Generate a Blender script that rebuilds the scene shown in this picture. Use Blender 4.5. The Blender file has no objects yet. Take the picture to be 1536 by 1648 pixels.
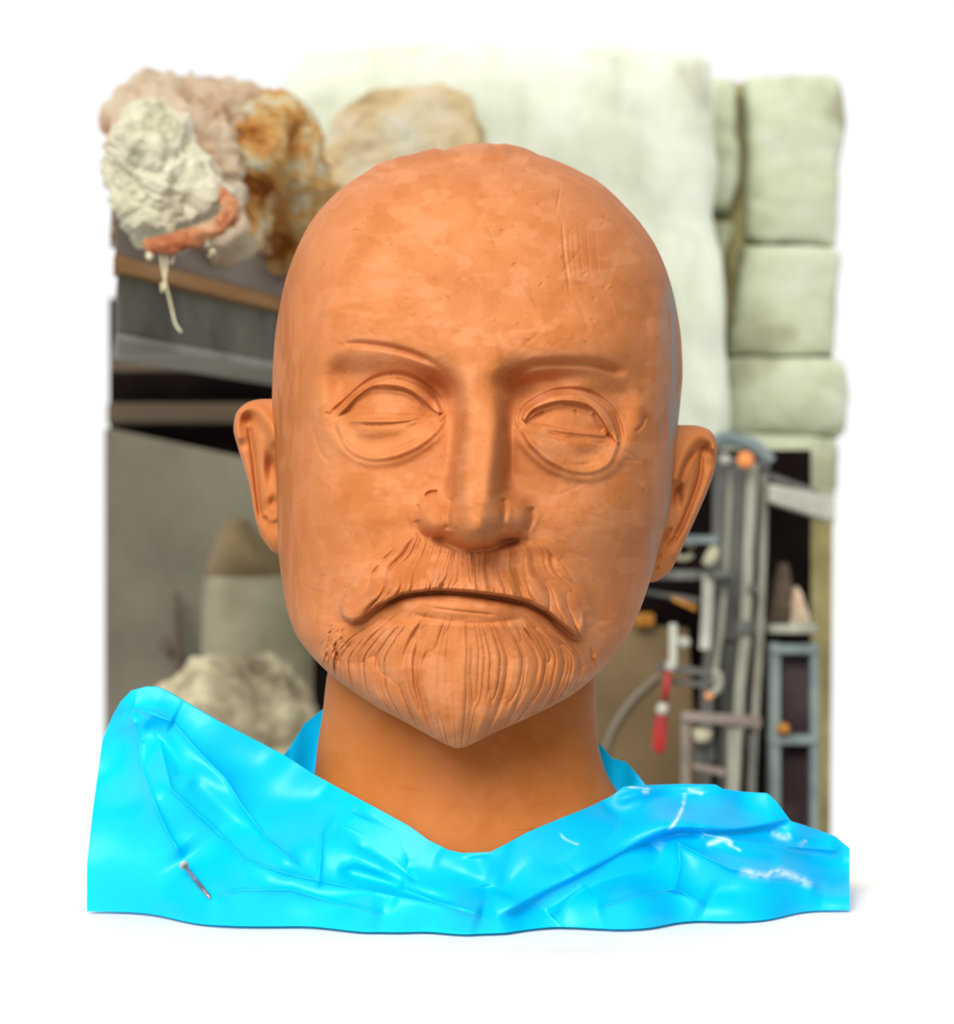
import bpy, bmesh, math, random
import numpy as np
from mathutils import Vector

random.seed(7)
S = bpy.context.scene
C = S.collection

# ------------------------------------------------------------------ camera, sky, light
CAMZ = 1.35            # camera height above the workshop floor
FPX = 3750.0           # focal length in pixels of the 1536x1648 frame
HEADY = 1.5            # distance to the middle of the head
PXM = FPX / HEADY      # pixels per metre at the head
cam_d = bpy.data.cameras.new('camera')
cam = bpy.data.objects.new('camera', cam_d)
C.objects.link(cam)
cam.location = (0, 0, CAMZ)
cam.rotation_euler = (math.pi / 2, 0, 0)
cam_d.sensor_fit = 'VERTICAL'
cam_d.sensor_height = 24.0
cam_d.lens = FPX / 1648 * 24.0
cam_d.clip_start = 0.05
cam_d.dof.use_dof = True
cam_d.dof.focus_distance = 1.40
cam_d.dof.aperture_fstop = (cam_d.lens / 1000) / 0.0105
S.camera = cam

world = bpy.data.worlds.new('overcast_sky')
S.world = world
world.use_nodes = True
bg = world.node_tree.nodes['Background']
bg.inputs[0].default_value = (1.0, 1.0, 1.0, 1)
bg.inputs[1].default_value = 1.02

sun_d = bpy.data.lights.new('soft_sun', 'SUN')
sun_d.energy = 3.8
sun_d.angle = math.radians(36)
sun_d.color = (1.0, 0.97, 0.92)
sun = bpy.data.objects.new('soft_sun', sun_d)
C.objects.link(sun)
sun.rotation_euler = Vector((0.21, 0.81, -0.56)).to_track_quat('-Z', 'Y').to_euler()

S.view_settings.view_transform = 'Standard'
S.view_settings.look = 'None'
S.view_settings.gamma = 1
S.view_settings.exposure = 0.0
S.view_settings.use_curve_mapping = False

# ------------------------------------------------------------------ helpers
def P(u, v, Y):
    return ((u - 768) / FPX * Y, Y, CAMZ + (824 - v) / FPX * Y)

def lin(c):
    c = c / 255.0
    return c / 12.92 if c <= 0.04045 else ((c + 0.055) / 1.055) ** 2.4

def rgb(r, g, b, k=1.0):
    return (lin(r) * k, lin(g) * k, lin(b) * k, 1)

def hash2(ix, iy, seed):
    n = (ix.astype(np.int64) * 374761393 + iy.astype(np.int64) * 668265263 + seed * 982451653) & 0x7fffffff
    n = ((n ^ (n >> 13)) * 1274126177) & 0x7fffffff
    n = n ^ (n >> 16)
    return (n & 0xffff) / 65535.0

def vnoise(x, y, seed=0):
    ix = np.floor(x); iy = np.floor(y)
    fx = x - ix; fy = y - iy
    fx = fx * fx * fx * (fx * (fx * 6 - 15) + 10); fy = fy * fy * fy * (fy * (fy * 6 - 15) + 10)
    a = hash2(ix, iy, seed); b = hash2(ix + 1, iy, seed)
    c = hash2(ix, iy + 1, seed); d = hash2(ix + 1, iy + 1, seed)
    return (a * (1 - fx) + b * fx) * (1 - fy) + (c * (1 - fx) + d * fx) * fy

def fbm(x, y, seed=0, octs=4, gain=0.5):
    s = 0; a = 1; t = 0
    for k in range(octs):
        s = s + a * vnoise(x * 2 ** k, y * 2 ** k, seed + k * 17); t += a; a *= gain
    return s / t - 0.5

def n3(p, f, seed, octs=3, ridged=False):
    s = 0; a = 1; t = 0
    for k in range(octs):
        q = p * f * 2 ** k
        n = (vnoise(q[:, 0] + 31.7, q[:, 1] + q[:, 2] * 0.37, seed + k) + vnoise(q[:, 1] + 7.3, q[:, 2] + q[:, 0] * 0.41, seed + 50 + k)
             + vnoise(q[:, 2] + 3.1, q[:, 0] + q[:, 1] * 0.33, seed + 90 + k)) / 3
        n = (0.5 - abs(n - 0.5) * 2.5) if ridged else (n - 0.5) * 2
        s = s + a * n; t += a; a *= 0.55
    return s / t

def pchip(tab, x):
    xs = np.array([a for a, b in tab], float); ys = np.array([b for a, b in tab], float)
    h = np.diff(xs); d = np.diff(ys) / h
    m = np.zeros(len(xs))
    for i in range(1, len(xs) - 1):
        if d[i - 1] * d[i] > 0:
            w1 = 2 * h[i] + h[i - 1]; w2 = h[i] + 2 * h[i - 1]
            m[i] = (w1 + w2) / (w1 / d[i - 1] + w2 / d[i])
    m[0] = d[0]; m[-1] = d[-1]
    x = np.clip(x, xs[0], xs[-1])
    i = np.clip(np.searchsorted(xs, x) - 1, 0, len(xs) - 2)
    t = (x - xs[i]) / h[i]
    return ((2 * t ** 3 - 3 * t ** 2 + 1) * ys[i] + (t ** 3 - 2 * t ** 2 + t) * h[i] * m[i]
            + (-2 * t ** 3 + 3 * t ** 2) * ys[i + 1] + (t ** 3 - t ** 2) * h[i] * m[i + 1])

def sstep(x):
    x = np.clip(x, 0, 1)
    return x * x * (3 - 2 * x)

def smooth_poly(pts, n=6):
    p = [np.array(q, float) for q in pts]
    p = [2 * p[0] - p[1]] + p + [2 * p[-1] - p[-2]]
    out = []
    for i in range(1, len(p) - 2):
        for k in range(n):
            t = k / n
            out.append(0.5 * (2 * p[i] + (p[i + 1] - p[i - 1]) * t + (2 * p[i - 1] - 5 * p[i] + 4 * p[i + 1] - p[i + 2]) * t * t
                              + (3 * p[i] - p[i - 1] - 3 * p[i + 1] + p[i + 2]) * t ** 3))
    out.append(p[-2])
    return out

def pdist(u, v, pts):
    """distance to a polyline, signed side (+ = right of travel on the page), arc position 0..1"""
    best = np.full(u.shape, 1e9); sg = np.ones(u.shape); arc = np.zeros(u.shape)
    L = [0]
    for a, b in zip(pts[:-1], pts[1:]):
        L.append(L[-1] + math.hypot(b[0] - a[0], b[1] - a[1]))
    for i, (a, b) in enumerate(zip(pts[:-1], pts[1:])):
        dx, dy = b[0] - a[0], b[1] - a[1]
        l2 = dx * dx + dy * dy + 1e-9
        t = np.clip(((u - a[0]) * dx + (v - a[1]) * dy) / l2, 0, 1)
        d = np.hypot(u - a[0] - t * dx, v - a[1] - t * dy)
        m = d < best
        best = np.where(m, d, best)
        sg = np.where(m, np.sign(dx * (v - a[1]) - dy * (u - a[0])), sg)
        arc = np.where(m, (L[i] + t * math.sqrt(l2)) / L[-1], arc)
    return best, sg, arc

class Relief:
    """additive relief h over flat arrays u, v"""
    def __init__(s, u, v):
        s.u = u; s.v = v; s.h = np.zeros(u.shape)
    def _m(s, pts, pad):
        xs = [p[0] for p in pts]; ys = [p[1] for p in pts]
        return np.nonzero((s.u > min(xs) - pad) & (s.u < max(xs) + pad) & (s.v > min(ys) - pad) & (s.v < max(ys) + pad))[0]
    def blob(s, cu, cv, ru, rv, amp, p=2.0, rot=0):
        du = s.u - cu; dv = s.v - cv
        c, sn = math.cos(math.radians(rot)), math.sin(math.radians(rot))
        a = (du * c + dv * sn) / ru; b = (-du * sn + dv * c) / rv
        s.h += amp * np.exp(-(a * a + b * b) ** (p / 2))
    def ridge(s, pts, w, amp, taper=0.15, smooth=True):
        q = smooth_poly(pts) if smooth else pts
        i = s._m(q, w * 3.2)
        d, sg, a = pdist(s.u[i], s.v[i], q)
        t = sstep(np.minimum(a, 1 - a) / taper) if taper else 1
        s.h[i] += amp * np.exp(-(d / w) ** 2) * t
    def crest(s, pts, w, amp, taper=0.1):
        i = s._m(pts, w * 5)
        d, sg, a = pdist(s.u[i], s.v[i], pts)
        t = sstep(np.minimum(a, 1 - a) / taper) if taper else 1
        s.h[i] += amp * np.exp(-d / w) * t
    def step(s, pts, w, amp, decay, taper=0.12, smooth=True):
        """raise the right-hand side by amp/2, lower the other, dying out over decay"""
        q = smooth_poly(pts) if smooth else pts
        i = s._m(q, decay * 3)
        d, sg, a = pdist(s.u[i], s.v[i], q)
        t = sstep(np.minimum(a, 1 - a) / taper) if taper else 1
        s.h[i] += amp * 0.5 * np.tanh(sg * d / w) * np.exp(-(d / decay) ** 2) * t
    def pad(s, poly, w, amp):
        poly = smooth_poly([poly[-1]] + list(poly) + [poly[0], poly[1]], 4)[4:-5]
        i, f = s.inside(poly, w)
        s.h[i] += amp * sstep(f / w)
    def inside(s, poly, pad=0):
        q = list(poly) + [poly[0]]
        i = s._m(q, 4)
        u = s.u[i]; v = s.v[i]
        d, _, _ = pdist(u, v, q)
        c = np.zeros(u.shape, bool)
        for a, b in zip(q[:-1], q[1:]):
            cond = (a[1] > v) != (b[1] > v)
            c ^= cond & (u < (b[0] - a[0]) * (v - a[1]) / ((b[1] - a[1]) or 1e-9) + a[0])
        return i, np.where(c, d, -d)

def to3(u, v, h):
    Y = HEADY - h / PXM
    return np.stack([(u - 768) / FPX * Y, Y, CAMZ + (824 - v) / FPX * Y], -1)

def mesh_np(name, verts, faces, mat, parent=None, smooth=True, normals=None, attr=None, link=True):
    me = bpy.data.meshes.new(name)
    verts = np.asarray(verts, np.float32); faces = np.asarray(faces, np.int32)
    k = faces.shape[1]
    me.vertices.add(len(verts)); me.vertices.foreach_set('co', verts.ravel())
    me.loops.add(faces.size); me.loops.foreach_set('vertex_index', faces.ravel())
    me.polygons.add(len(faces))
    me.polygons.foreach_set('loop_start', np.arange(0, faces.size, k, dtype=np.int32))
    me.update(calc_edges=True)
    me.polygons.foreach_set('use_smooth', np.full(len(faces), smooth))
    if attr is not None:
        at = me.color_attributes.new('wear_shading', 'FLOAT_COLOR', 'POINT')
        at.data.foreach_set('color', np.asarray(attr, np.float32).ravel())
    if normals is not None:
        me.normals_split_custom_set_from_vertices(np.asarray(normals, float).tolist())
    me.materials.append(mat)
    o = bpy.data.objects.new(name, me)
    if link: C.objects.link(o)
    if parent: o.parent = parent
    return o

def grid_faces(nr, nc, wrap=False):
    r = np.arange(nr - 1)[:, None]; c = np.arange(nc if wrap else nc - 1)[None, :]
    c2 = (c + 1) % nc
    return np.stack([r * nc + c, r * nc + c2, (r + 1) * nc + c2, (r + 1) * nc + c], -1).reshape(-1, 4)

def grid_normals(G, wrap=False):
    if wrap:
        du = np.roll(G, -1, 1) - np.roll(G, 1, 1)
    else:
        du = np.gradient(G, axis=1)
    dv = np.gradient(G, axis=0)
    n = np.cross(dv, du)
    l = np.linalg.norm(n, axis=-1, keepdims=True)
    return n / np.maximum(l, 1e-12)

def part(faces, keep, verts, normals, attr, name, mat, parent=None):
    f = faces[keep]
    idx, inv = np.unique(f, return_inverse=True)
    return mesh_np(name, verts[idx], inv.reshape(f.shape), mat, parent, True, normals[idx], attr[idx] if attr is not None else None)

def tag(o, label=None, cat=None, group=None, kind=None):
    if label: o['label'] = label
    if cat: o['category'] = cat
    if group: o['group'] = group
    if kind: o['kind'] = kind
    return o

def empty(name, loc, label, cat, group=None):
    o = bpy.data.objects.new(name, None)
    o.location = loc
    o.empty_display_size = 0.05
    C.objects.link(o)
    tag(o, label, cat, group)
    return o

def adopt(o, parent):
    """parent a mesh built in world space to a placed empty"""
    o.parent = parent
    o.matrix_parent_inverse.identity()
    o.location = -parent.location
    return o

class MB:
    def __init__(s): s.v = []; s.f = []
    def prism(s, pts, ext):
        n = len(pts); b = len(s.v)
        e = Vector(ext)
        s.v += [Vector(p) for p in pts] + [Vector(p) + e for p in pts]
        s.f.append([b + i for i in range(n)]); s.f.append([b + n + i for i in reversed(range(n))])
        for i in range(n):
            j = (i + 1) % n
            s.f.append([b + j, b + i, b + n + i, b + n + j])
        return s
    def box(s, u0, v0, u1, v1, Y, t):
        return s.prism([P(u0, v0, Y), P(u0, v1, Y), P(u1, v1, Y), P(u1, v0, Y)], (0, t, 0))
    def quad(s, pts, Y, t):
        return s.prism([P(u, v, Y) for u, v in pts], (0, t, 0))
    def tube(s, pts, r, n=10):
        pts = [Vector(p) for p in pts]
        rs = r if isinstance(r, (list, tuple)) else [r] * len(pts)
        b = len(s.v)
        for i, p in enumerate(pts):
            d = (pts[min(i + 1, len(pts) - 1)] - pts[max(i - 1, 0)]).normalized()
            a = d.orthogonal().normalized() if i == 0 else (a0 - d * a0.dot(d)).normalized()
            a0 = a; c = d.cross(a)
            for k in range(n):
                th = 2 * math.pi * k / n
                s.v.append(p + (a * math.cos(th) + c * math.sin(th)) * rs[i])
        for i in range(len(pts) - 1):
            for k in range(n):
                k2 = (k + 1) % n
                s.f.append([b + i * n + k, b + i * n + k2, b + (i + 1) * n + k2, b + (i + 1) * n + k])
        s.f.append([b + k for k in reversed(range(n))])
        s.f.append([b + (len(pts) - 1) * n + k for k in range(n)])
        return s
    def build(s, name, mat, parent=None, bevel=0.0, smooth=False):
        me = bpy.data.meshes.new(name)
        me.from_pydata([tuple(x) for x in s.v], [], s.f)
        bm = bmesh.new(); bm.from_mesh(me); bmesh.ops.recalc_face_normals(bm, faces=bm.faces); bm.to_mesh(me); bm.free()
        me.materials.append(mat); me.update()
        if smooth:
            me.polygons.foreach_set('use_smooth', [True] * len(me.polygons))
        o = bpy.data.objects.new(name, me); C.objects.link(o)
        if bevel:
            m = o.modifiers.new('bevel', 'BEVEL'); m.width = bevel; m.segments = 2; m.limit_method = 'ANGLE'
        if parent: adopt(o, parent)
        return o

# ------------------------------------------------------------------ materials
def mat_new(name, rough=0.7, spec=0.3, metal=0.0):
    m = bpy.data.materials.new(name); m.use_nodes = True
    nt = m.node_tree; b = nt.nodes['Principled BSDF']
    b.inputs['Roughness'].default_value = rough
    b.inputs['Specular IOR Level'].default_value = spec
    b.inputs['Metallic'].default_value = metal
    return m, nt, b

def noise_node(nt, scale, detail=4, rough=0.55, stretch=None, dist=0.0):
    tc = nt.nodes.new('ShaderNodeTexCoord')
    n = nt.nodes.new('ShaderNodeTexNoise')
    n.inputs['Scale'].default_value = scale; n.inputs['Detail'].default_value = detail
    n.inputs['Roughness'].default_value = rough; n.inputs['Distortion'].default_value = dist
    if stretch:
        mp = nt.nodes.new('ShaderNodeMapping'); mp.inputs['Scale'].default_value = stretch
        nt.links.new(tc.outputs['Object'], mp.inputs[0]); nt.links.new(mp.outputs[0], n.inputs['Vector'])
    else:
        nt.links.new(tc.outputs['Object'], n.inputs['Vector'])
    return n

def ramp(nt, src, stops):
    r = nt.nodes.new('ShaderNodeValToRGB')
    el = r.color_ramp.elements
    while len(el) < len(stops): el.new(0.5)
    for e, (p, c) in zip(el, stops):
        e.position = p; e.color = c
    nt.links.new(src, r.inputs[0])
    return r

def noisy(name, stops, scale, rough=0.8, spec=0.2, metal=0.0, bump=0.0, bscale=None, stretch=None, detail=5, bdist=0.002):
    m, nt, b = mat_new(name, rough, spec, metal)
    n = noise_node(nt, scale, detail, 0.6, stretch)
    r = ramp(nt, n.outputs['Fac'], stops)
    nt.links.new(r.outputs[0], b.inputs['Base Color'])
    if bump:
        n2 = noise_node(nt, bscale or scale * 3, 6, 0.65, stretch)
        bp = nt.nodes.new('ShaderNodeBump'); bp.inputs['Strength'].default_value = bump
        bp.inputs['Distance'].default_value = bdist
        nt.links.new(n2.outputs['Fac'], bp.inputs['Height']); nt.links.new(bp.outputs[0], b.inputs['Normal'])
    return m

def mixc(nt, fac, a, b):
    x = nt.nodes.new('ShaderNodeMix'); x.data_type = 'RGBA'
    for s, t in ((fac, 0), (a, 6), (b, 7)):
        if hasattr(s, 'links') or hasattr(s, 'is_linked'): nt.links.new(s, x.inputs[t])
        else: x.inputs[t].default_value = s
    return x.outputs[2]

CLAY = (0.515, 0.182, 0.060, 1)
CLAY_D = (0.475, 0.158, 0.048, 1)
CLAY_L = (0.545, 0.206, 0.077, 1)
def clay_material():
    m, nt, b = mat_new('terracotta_clay', 0.58, 0.12)
    at = nt.nodes.new('ShaderNodeAttribute'); at.attribute_name = 'wear_shading'
    sep = nt.nodes.new('ShaderNodeSeparateColor'); nt.links.new(at.outputs['Color'], sep.inputs[0])
    n = noise_node(nt, 26, 5, 0.55, None, 0.6)
    r = ramp(nt, n.outputs['Fac'], [(0.36, CLAY_D), (0.50, CLAY), (0.64, CLAY_L)])
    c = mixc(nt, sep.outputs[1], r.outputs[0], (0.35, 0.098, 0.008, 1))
    c = mixc(nt, sep.outputs[2], c, (0.60, 0.245, 0.108, 1))
    c = mixc(nt, sep.outputs[0], c, (0.30, 0.27, 0.25, 1))
    nt.links.new(c, b.inputs['Base Color'])
    n2 = noise_node(nt, 230, 5, 0.6, (1, 1, 0.45), 0.5)
    bp = nt.nodes.new('ShaderNodeBump'); bp.inputs['Strength'].default_value = 0.16; bp.inputs['Distance'].default_value = 0.0012
    nt.links.new(n2.outputs['Fac'], bp.inputs['Height']); nt.links.new(bp.outputs[0], b.inputs['Normal'])
    return m
M_CLAY = clay_material()

def tarp_material():
    m, nt, b = mat_new('blue_plastic', 0.34, 0.22)
    at = nt.nodes.new('ShaderNodeAttribute'); at.attribute_name = 'wear_shading'
    sep = nt.nodes.new('ShaderNodeSeparateColor'); nt.links.new(at.outputs['Color'], sep.inputs[0])
    n = noise_node(nt, 9, 3)
    r = ramp(nt, n.outputs['Fac'], [(0.35, (0.0, 0.50, 0.95, 1)), (0.65, (0.0, 0.58, 0.98, 1))])
    c = mixc(nt, sep.outputs[0], r.outputs[0], (0.55, 0.85, 1.0, 1))
    nt.links.new(c, b.inputs['Base Color'])
    # thin sheet: some light comes through
    tr = nt.nodes.new('ShaderNodeBsdfTranslucent'); nt.links.new(c, tr.inputs[0])
    mx = nt.nodes.new('ShaderNodeMixShader'); mx.inputs[0].default_value = 0.18
    out = nt.nodes['Material Output']
    nt.links.new(b.outputs[0], mx.inputs[1]); nt.links.new(tr.outputs[0], mx.inputs[2]); nt.links.new(mx.outputs[0], out.inputs[0])
    return m
M_TARP = tarp_material()

M_WHITE = noisy('white_painted_board', [(0.4, (0.86, 0.86, 0.85, 1)), (0.6, (0.92, 0.92, 0.91, 1))], 6, 0.6, 0.2)
M_FLOOR = noisy('concrete_floor', [(0.35, rgb(120, 116, 108)), (0.65, rgb(160, 156, 148))], 4, 0.85)
M_BLOCKER = noisy('light_blocker_timber', [(0.4, (0.10, 0.085, 0.07, 1)), (0.6, (0.15, 0.13, 0.11, 1))], 6, 0.8, 0.1)
M_STONE = noisy('pale_green_stone', [(0.32, rgb(158, 158, 132)), (0.48, rgb(190, 196, 168)), (0.66, rgb(208, 211, 194))], 7, 0.9, 0.1, bump=0.5, bscale=30, bdist=0.006)
M_PLASTER = noisy('pale_rendered_stone', [(0.34, rgb(178, 172, 156)), (0.46, rgb(206, 212, 190)), (0.58, rgb(222, 228, 210))], 7, 0.9, 0.1, bump=0.5, bscale=22, bdist=0.006, stretch=(1, 1, 0.5))
M_MORTAR = noisy('ochre_mortar', [(0.35, rgb(140, 128, 85)), (0.65, rgb(185, 175, 125))], 12, 0.95, 0.1, bump=0.5, bdist=0.004)
M_GREYWALL = noisy('grey_plaster', [(0.3, rgb(100, 95, 82)), (0.55, rgb(122, 117, 102)), (0.8, rgb(138, 134, 118))], 4, 0.9, 0.1)
M_BLACK = noisy('dark_wood_and_shade', [(0.4, rgb(16, 10, 10)), (0.7, rgb(30, 22, 20))], 6, 0.9, 0.05)  # near-black for painted shade in the gaps, and for the dark post
M_BATTEN = noisy('dusty_brown_wood', [(0.4, rgb(84, 72, 60)), (0.7, rgb(104, 92, 78))], 8, 0.9, 0.1, stretch=(0.2, 1, 3))
M_SHELFGREY = noisy('grey_mdf', [(0.4, rgb(128, 116, 108)), (0.6, rgb(150, 140, 130))], 9, 0.8, 0.1, stretch=(1, 0.4, 2))
M_SHELFWOOD = noisy('pine_edge', [(0.35, rgb(150, 108, 66)), (0.65, rgb(182, 142, 98))], 14, 0.8, 0.15, stretch=(1, 0.15, 3))
M_TOPBOARD = noisy('crusted_top_board', [(0.38, rgb(140, 92, 60)), (0.52, rgb(190, 150, 110)), (0.64, rgb(214, 205, 180))], 22, 0.9, 0.1, bump=0.6, bdist=0.004)
M_BEAM = noisy('grey_cement_beam', [(0.35, rgb(84, 82, 74)), (0.65, rgb(120, 118, 106))], 9, 0.85, 0.15, bump=0.3)
M_BEAMEDGE = noisy('beam_edge', [(0.4, rgb(126, 124, 116)), (0.6, rgb(150, 148, 140))], 9, 0.6, 0.3)
M_BROWNBOARD = noisy('brown_board', [(0.35, rgb(112, 94, 68)), (0.7, rgb(140, 120, 88))], 5, 0.85, 0.1)
M_STEEL = noisy('dull_grey_steel', [(0.35, rgb(120, 120, 108)), (0.65, rgb(180, 180, 162))], 30, 0.5, 0.4, 0.25, stretch=(1, 1, 0.15))
M_STEELD = noisy('dark_steel', [(0.35, rgb(76, 76, 74)), (0.65, rgb(122, 122, 116))], 25, 0.5, 0.4, 0.25, stretch=(1, 1, 0.2))
M_BLUESTEEL = noisy('blue_grey_steel', [(0.35, rgb(105, 120, 122)), (0.65, rgb(140, 154, 152))], 14, 0.6, 0.3, 0.1)
M_LIGHTSTEEL = noisy('pale_steel', [(0.35, rgb(165, 165, 152)), (0.65, rgb(200, 200, 188))], 14, 0.5, 0.4, 0.1)
M_CREAM = noisy('cream_handle', [(0.4, rgb(168, 164, 138)), (0.6, rgb(195, 192, 165))], 20, 0.6)
M_RED = noisy('red_lacquered_wood', [(0.4, rgb(150, 28, 28)), (0.6, rgb(190, 48, 48))], 20, 0.4, 0.4)
M_ORANGE = noisy('orange_plastic', [(0.4, rgb(240, 140, 70)), (0.6, rgb(255, 170, 100))], 20, 0.4, 0.4)
M_AMBER = noisy('amber_wood', [(0.4, rgb(170, 110, 40)), (0.6, rgb(200, 140, 60))], 20, 0.6)
M_PURPLE = noisy('dark_panel', [(0.4, rgb(52, 38, 40)), (0.6, rgb(80, 66, 68))], 8, 0.8)
M_NAIL = noisy('galvanised_nail', [(0.4, rgb(120, 125, 130)), (0.6, rgb(170, 175, 180))], 60, 0.35, 0.5, 0.7)
M_SACK = noisy('dusty_grey_sack', [(0.35, rgb(134, 128, 106)), (0.65, rgb(160, 155, 132))], 8, 0.9, 0.1)
M_SACKTOP = noisy('brown_sack_top', [(0.35, rgb(112, 94, 64)), (0.65, rgb(136, 120, 92))], 8, 0.9, 0.1)
M_BURLAP = noisy('beige_plastered_burlap', [(0.35, rgb(125, 113, 92)), (0.5, rgb(168, 158, 130)), (0.62, rgb(215, 206, 172))], 12, 0.95, 0.1, bump=0.4, bdist=0.004)
def lump_mat(name, stops, scale=16):
    return noisy(name, stops, scale, 0.9, 0.1, bump=1.0, bscale=90, bdist=0.012, detail=9)
M_LUMP_PALE = lump_mat('pale_plaster_crust', [(0.32, rgb(190, 185, 150)), (0.44, rgb(240, 236, 205)), (0.56, rgb(252, 246, 220)), (0.68, rgb(235, 180, 130))], 14)
M_LUMP_PINK = lump_mat('pinkish_plaster_crust', [(0.34, rgb(215, 170, 130)), (0.5, rgb(248, 222, 190)), (0.66, rgb(252, 244, 220))], 12)
M_LUMP_ORANGE = lump_mat('orange_fibre_crust', [(0.36, rgb(165, 95, 40)), (0.45, rgb(228, 165, 90)), (0.53, rgb(244, 206, 140)), (0.62, rgb(246, 240, 208))], 20)
M_LUMP_TAN = lump_mat('tan_stone_crust', [(0.34, rgb(190, 165, 120)), (0.5, rgb(240, 214, 165)), (0.66, rgb(242, 236, 210))], 9)
M_RIM = lump_mat('terracotta_rim', [(0.35, rgb(180, 96, 58)), (0.55, rgb(220, 148, 104)), (0.7, rgb(235, 205, 170))], 26)
M_FIBRE = noisy('pale_fibre', [(0.4, rgb(200, 190, 150)), (0.6, rgb(225, 218, 190))], 30, 0.9)
M_INNER = noisy('plastic_coil', [(0.4, rgb(130, 120, 105)), (0.6, rgb(150, 142, 128))], 8, 0.5)

# ------------------------------------------------------------------ floor, walls
fl = MB().prism([(-1.6, -2.5, 0), (1.6, -2.5, 0), (1.6, 4.0, 0), (-1.6, 4.0, 0)], (0, 0, -0.08)).build('floor', M_FLOOR)
tag(fl, 'grey concrete workshop floor', None, None, 'structure')

def shell_px(tab, Y, hf, hb, name, mat, parent=None, nv=70, nt=64, p=2.2, q=2.0, disp=(), smooth=True, flat=0.0, mask=None):
    """closed solid at distance Y from outline rows (v, left, right); hf/hb front and back half depth in metres"""
    v0, v1 = tab[0][0], tab[-1][0]
    ph = np.linspace(0, math.pi, nv)
    vv = v0 + (v1 - v0) * (1 - np.cos(ph)) / 2
    L = pchip([(a, b) for a, b, c in tab], vv); R = pchip([(a, c) for a, b, c in tab], vv)
    th = np.linspace(-math.pi, math.pi, nt, endpoint=False)
    s, c = np.sin(th), np.cos(th)
    t = np.sign(s) * abs(s) ** (2 / p); k = np.sign(c) * abs(c) ** (2 / q)
    env = np.sin(ph) ** (0.75 * (1 - flat) + 0.12)
    U = (L + R)[:, None] / 2 + (R - L)[:, None] / 2 * t[None, :]
    Yd = Y - np.where(k > 0, hf, hb)[None, :] * k[None, :] * env[:, None]
    X = (U - 768) / FPX * Y; Z = (CAMZ + (824 - vv) / FPX * Y)[:, None] + 0 * X
    G = np.stack([X, Yd + 0 * X, Z], -1)
    n = grid_normals(G, True); n[0] = (0, 0, 1); n[-1] = (0, 0, -1)
    pts = G.reshape(-1, 3).copy(); nn = n.reshape(-1, 3)
    for f, a, seed, rid in disp:
        pts += nn * (a * n3(G.reshape(-1, 3), f, seed, 4, rid))[:, None]
    F = grid_faces(nv, nt, True)[:, ::-1]
    G2 = pts.reshape(nv, nt, 3)
    G2[0] = G2[0].mean(0); G2[-1] = G2[-1].mean(0)
    return G2, F

def solid(tab, Y, hf, hb, name, mat, parent=None, **k):
    G, F = shell_px(tab, Y, hf, hb, name, mat, parent, **k)
    o = mesh_np(name, G.reshape(-1, 3), F, mat, None, True)
    if parent: adopt(o, parent)
    return o

# pale rock-faced pier behind the head
G, F = shell_px([(118, 520, 1128), (124, 500, 1126), (200, 480, 1128), (340, 470, 1128), (440, 470, 1142), (520, 470, 1152), (690, 474, 1157), (800, 560, 1158), (1000, 570, 1160), (1500, 570, 1165), (2350, 570, 1165)],
                3.3, 0.12, 0.15, 'wall_back', M_PLASTER, nv=260, nt=240, p=7, q=5, disp=((2.0, 0.06, 3, False), (5, 0.03, 9, False), (16, 0.008, 12, False)), flat=1.0)
G[..., 2] = np.maximum(G[..., 2], 0.0)
wb = mesh_np('wall_back', G.reshape(-1, 3), F, M_PLASTER)
tag(wb, 'pale rough rendered stone wall behind the bust', None, None, 'structure')

# masonry on the right: a mortar core with single stones standing proud of it
core = MB().quad([(1100, 134), (1100, 2360), (1338, 2360), (1336, 1500), (1342, 700), (1334, 420), (1340, 134)], 3.42, 0.3)
wr = core.build('wall_right', M_MORTAR)
for vtx in wr.data.vertices: vtx.co.z = max(vtx.co.z, 0)
tag(wr, 'greenish stone masonry wall with ochre mortar joints', None, None, 'structure')
stones = [
    ([(136, 1112, 1176), (150, 1112, 1180), (220, 1112, 1184), (300, 1112, 1180), (345, 1112, 1172), (352, 1115, 1150)], M_STONE),
    ([(136, 1200, 1340), (150, 1198, 1344), (250, 1200, 1346), (330, 1194, 1345), (385, 1196, 1342), (400, 1230, 1340)], M_STONE),
    ([(354, 1118, 1178), (362, 1118, 1182), (400, 1120, 1176), (440, 1122, 1170), (480, 1126, 1163), (500, 1130, 1156)], M_STONE),
    ([(398, 1190, 1240), (412, 1186, 1345), (450, 1180, 1346), (520, 1172, 1346), (570, 1166, 1344), (582, 1175, 1340)], M_STONE),
    ([(588, 1160, 1330), (596, 1156, 1344), (640, 1155, 1346), (688, 1156, 1344), (696, 1165, 1338)], M_STONE),
    ([(702, 1160, 1338), (712, 1150, 1345), (760, 1150, 1345), (812, 1150, 1344), (820, 1160, 1335)], M_STONE)]
for i, (tab, m) in enumerate(stones):
    solid(tab, 3.42, 0.06, 0.03, 'stone', m, wr, nv=60, nt=80, p=6, q=5, disp=((5, 0.03, 20 + i, False), (16, 0.012, 40 + i, False)), flat=0.85)
rf = MB().prism([(-1.7, 0.95, 2.8), (1.7, 0.95, 2.8), (1.7, 1.75, 2.8), (-1.7, 1.75, 2.8)], (0, 0, 0.08)).build('blocker_roof', M_BLOCKER)  # roof added out of view to block light from above
tag(rf, 'unseen timber roof added to shade the bust from above', None, None, 'structure')
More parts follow.
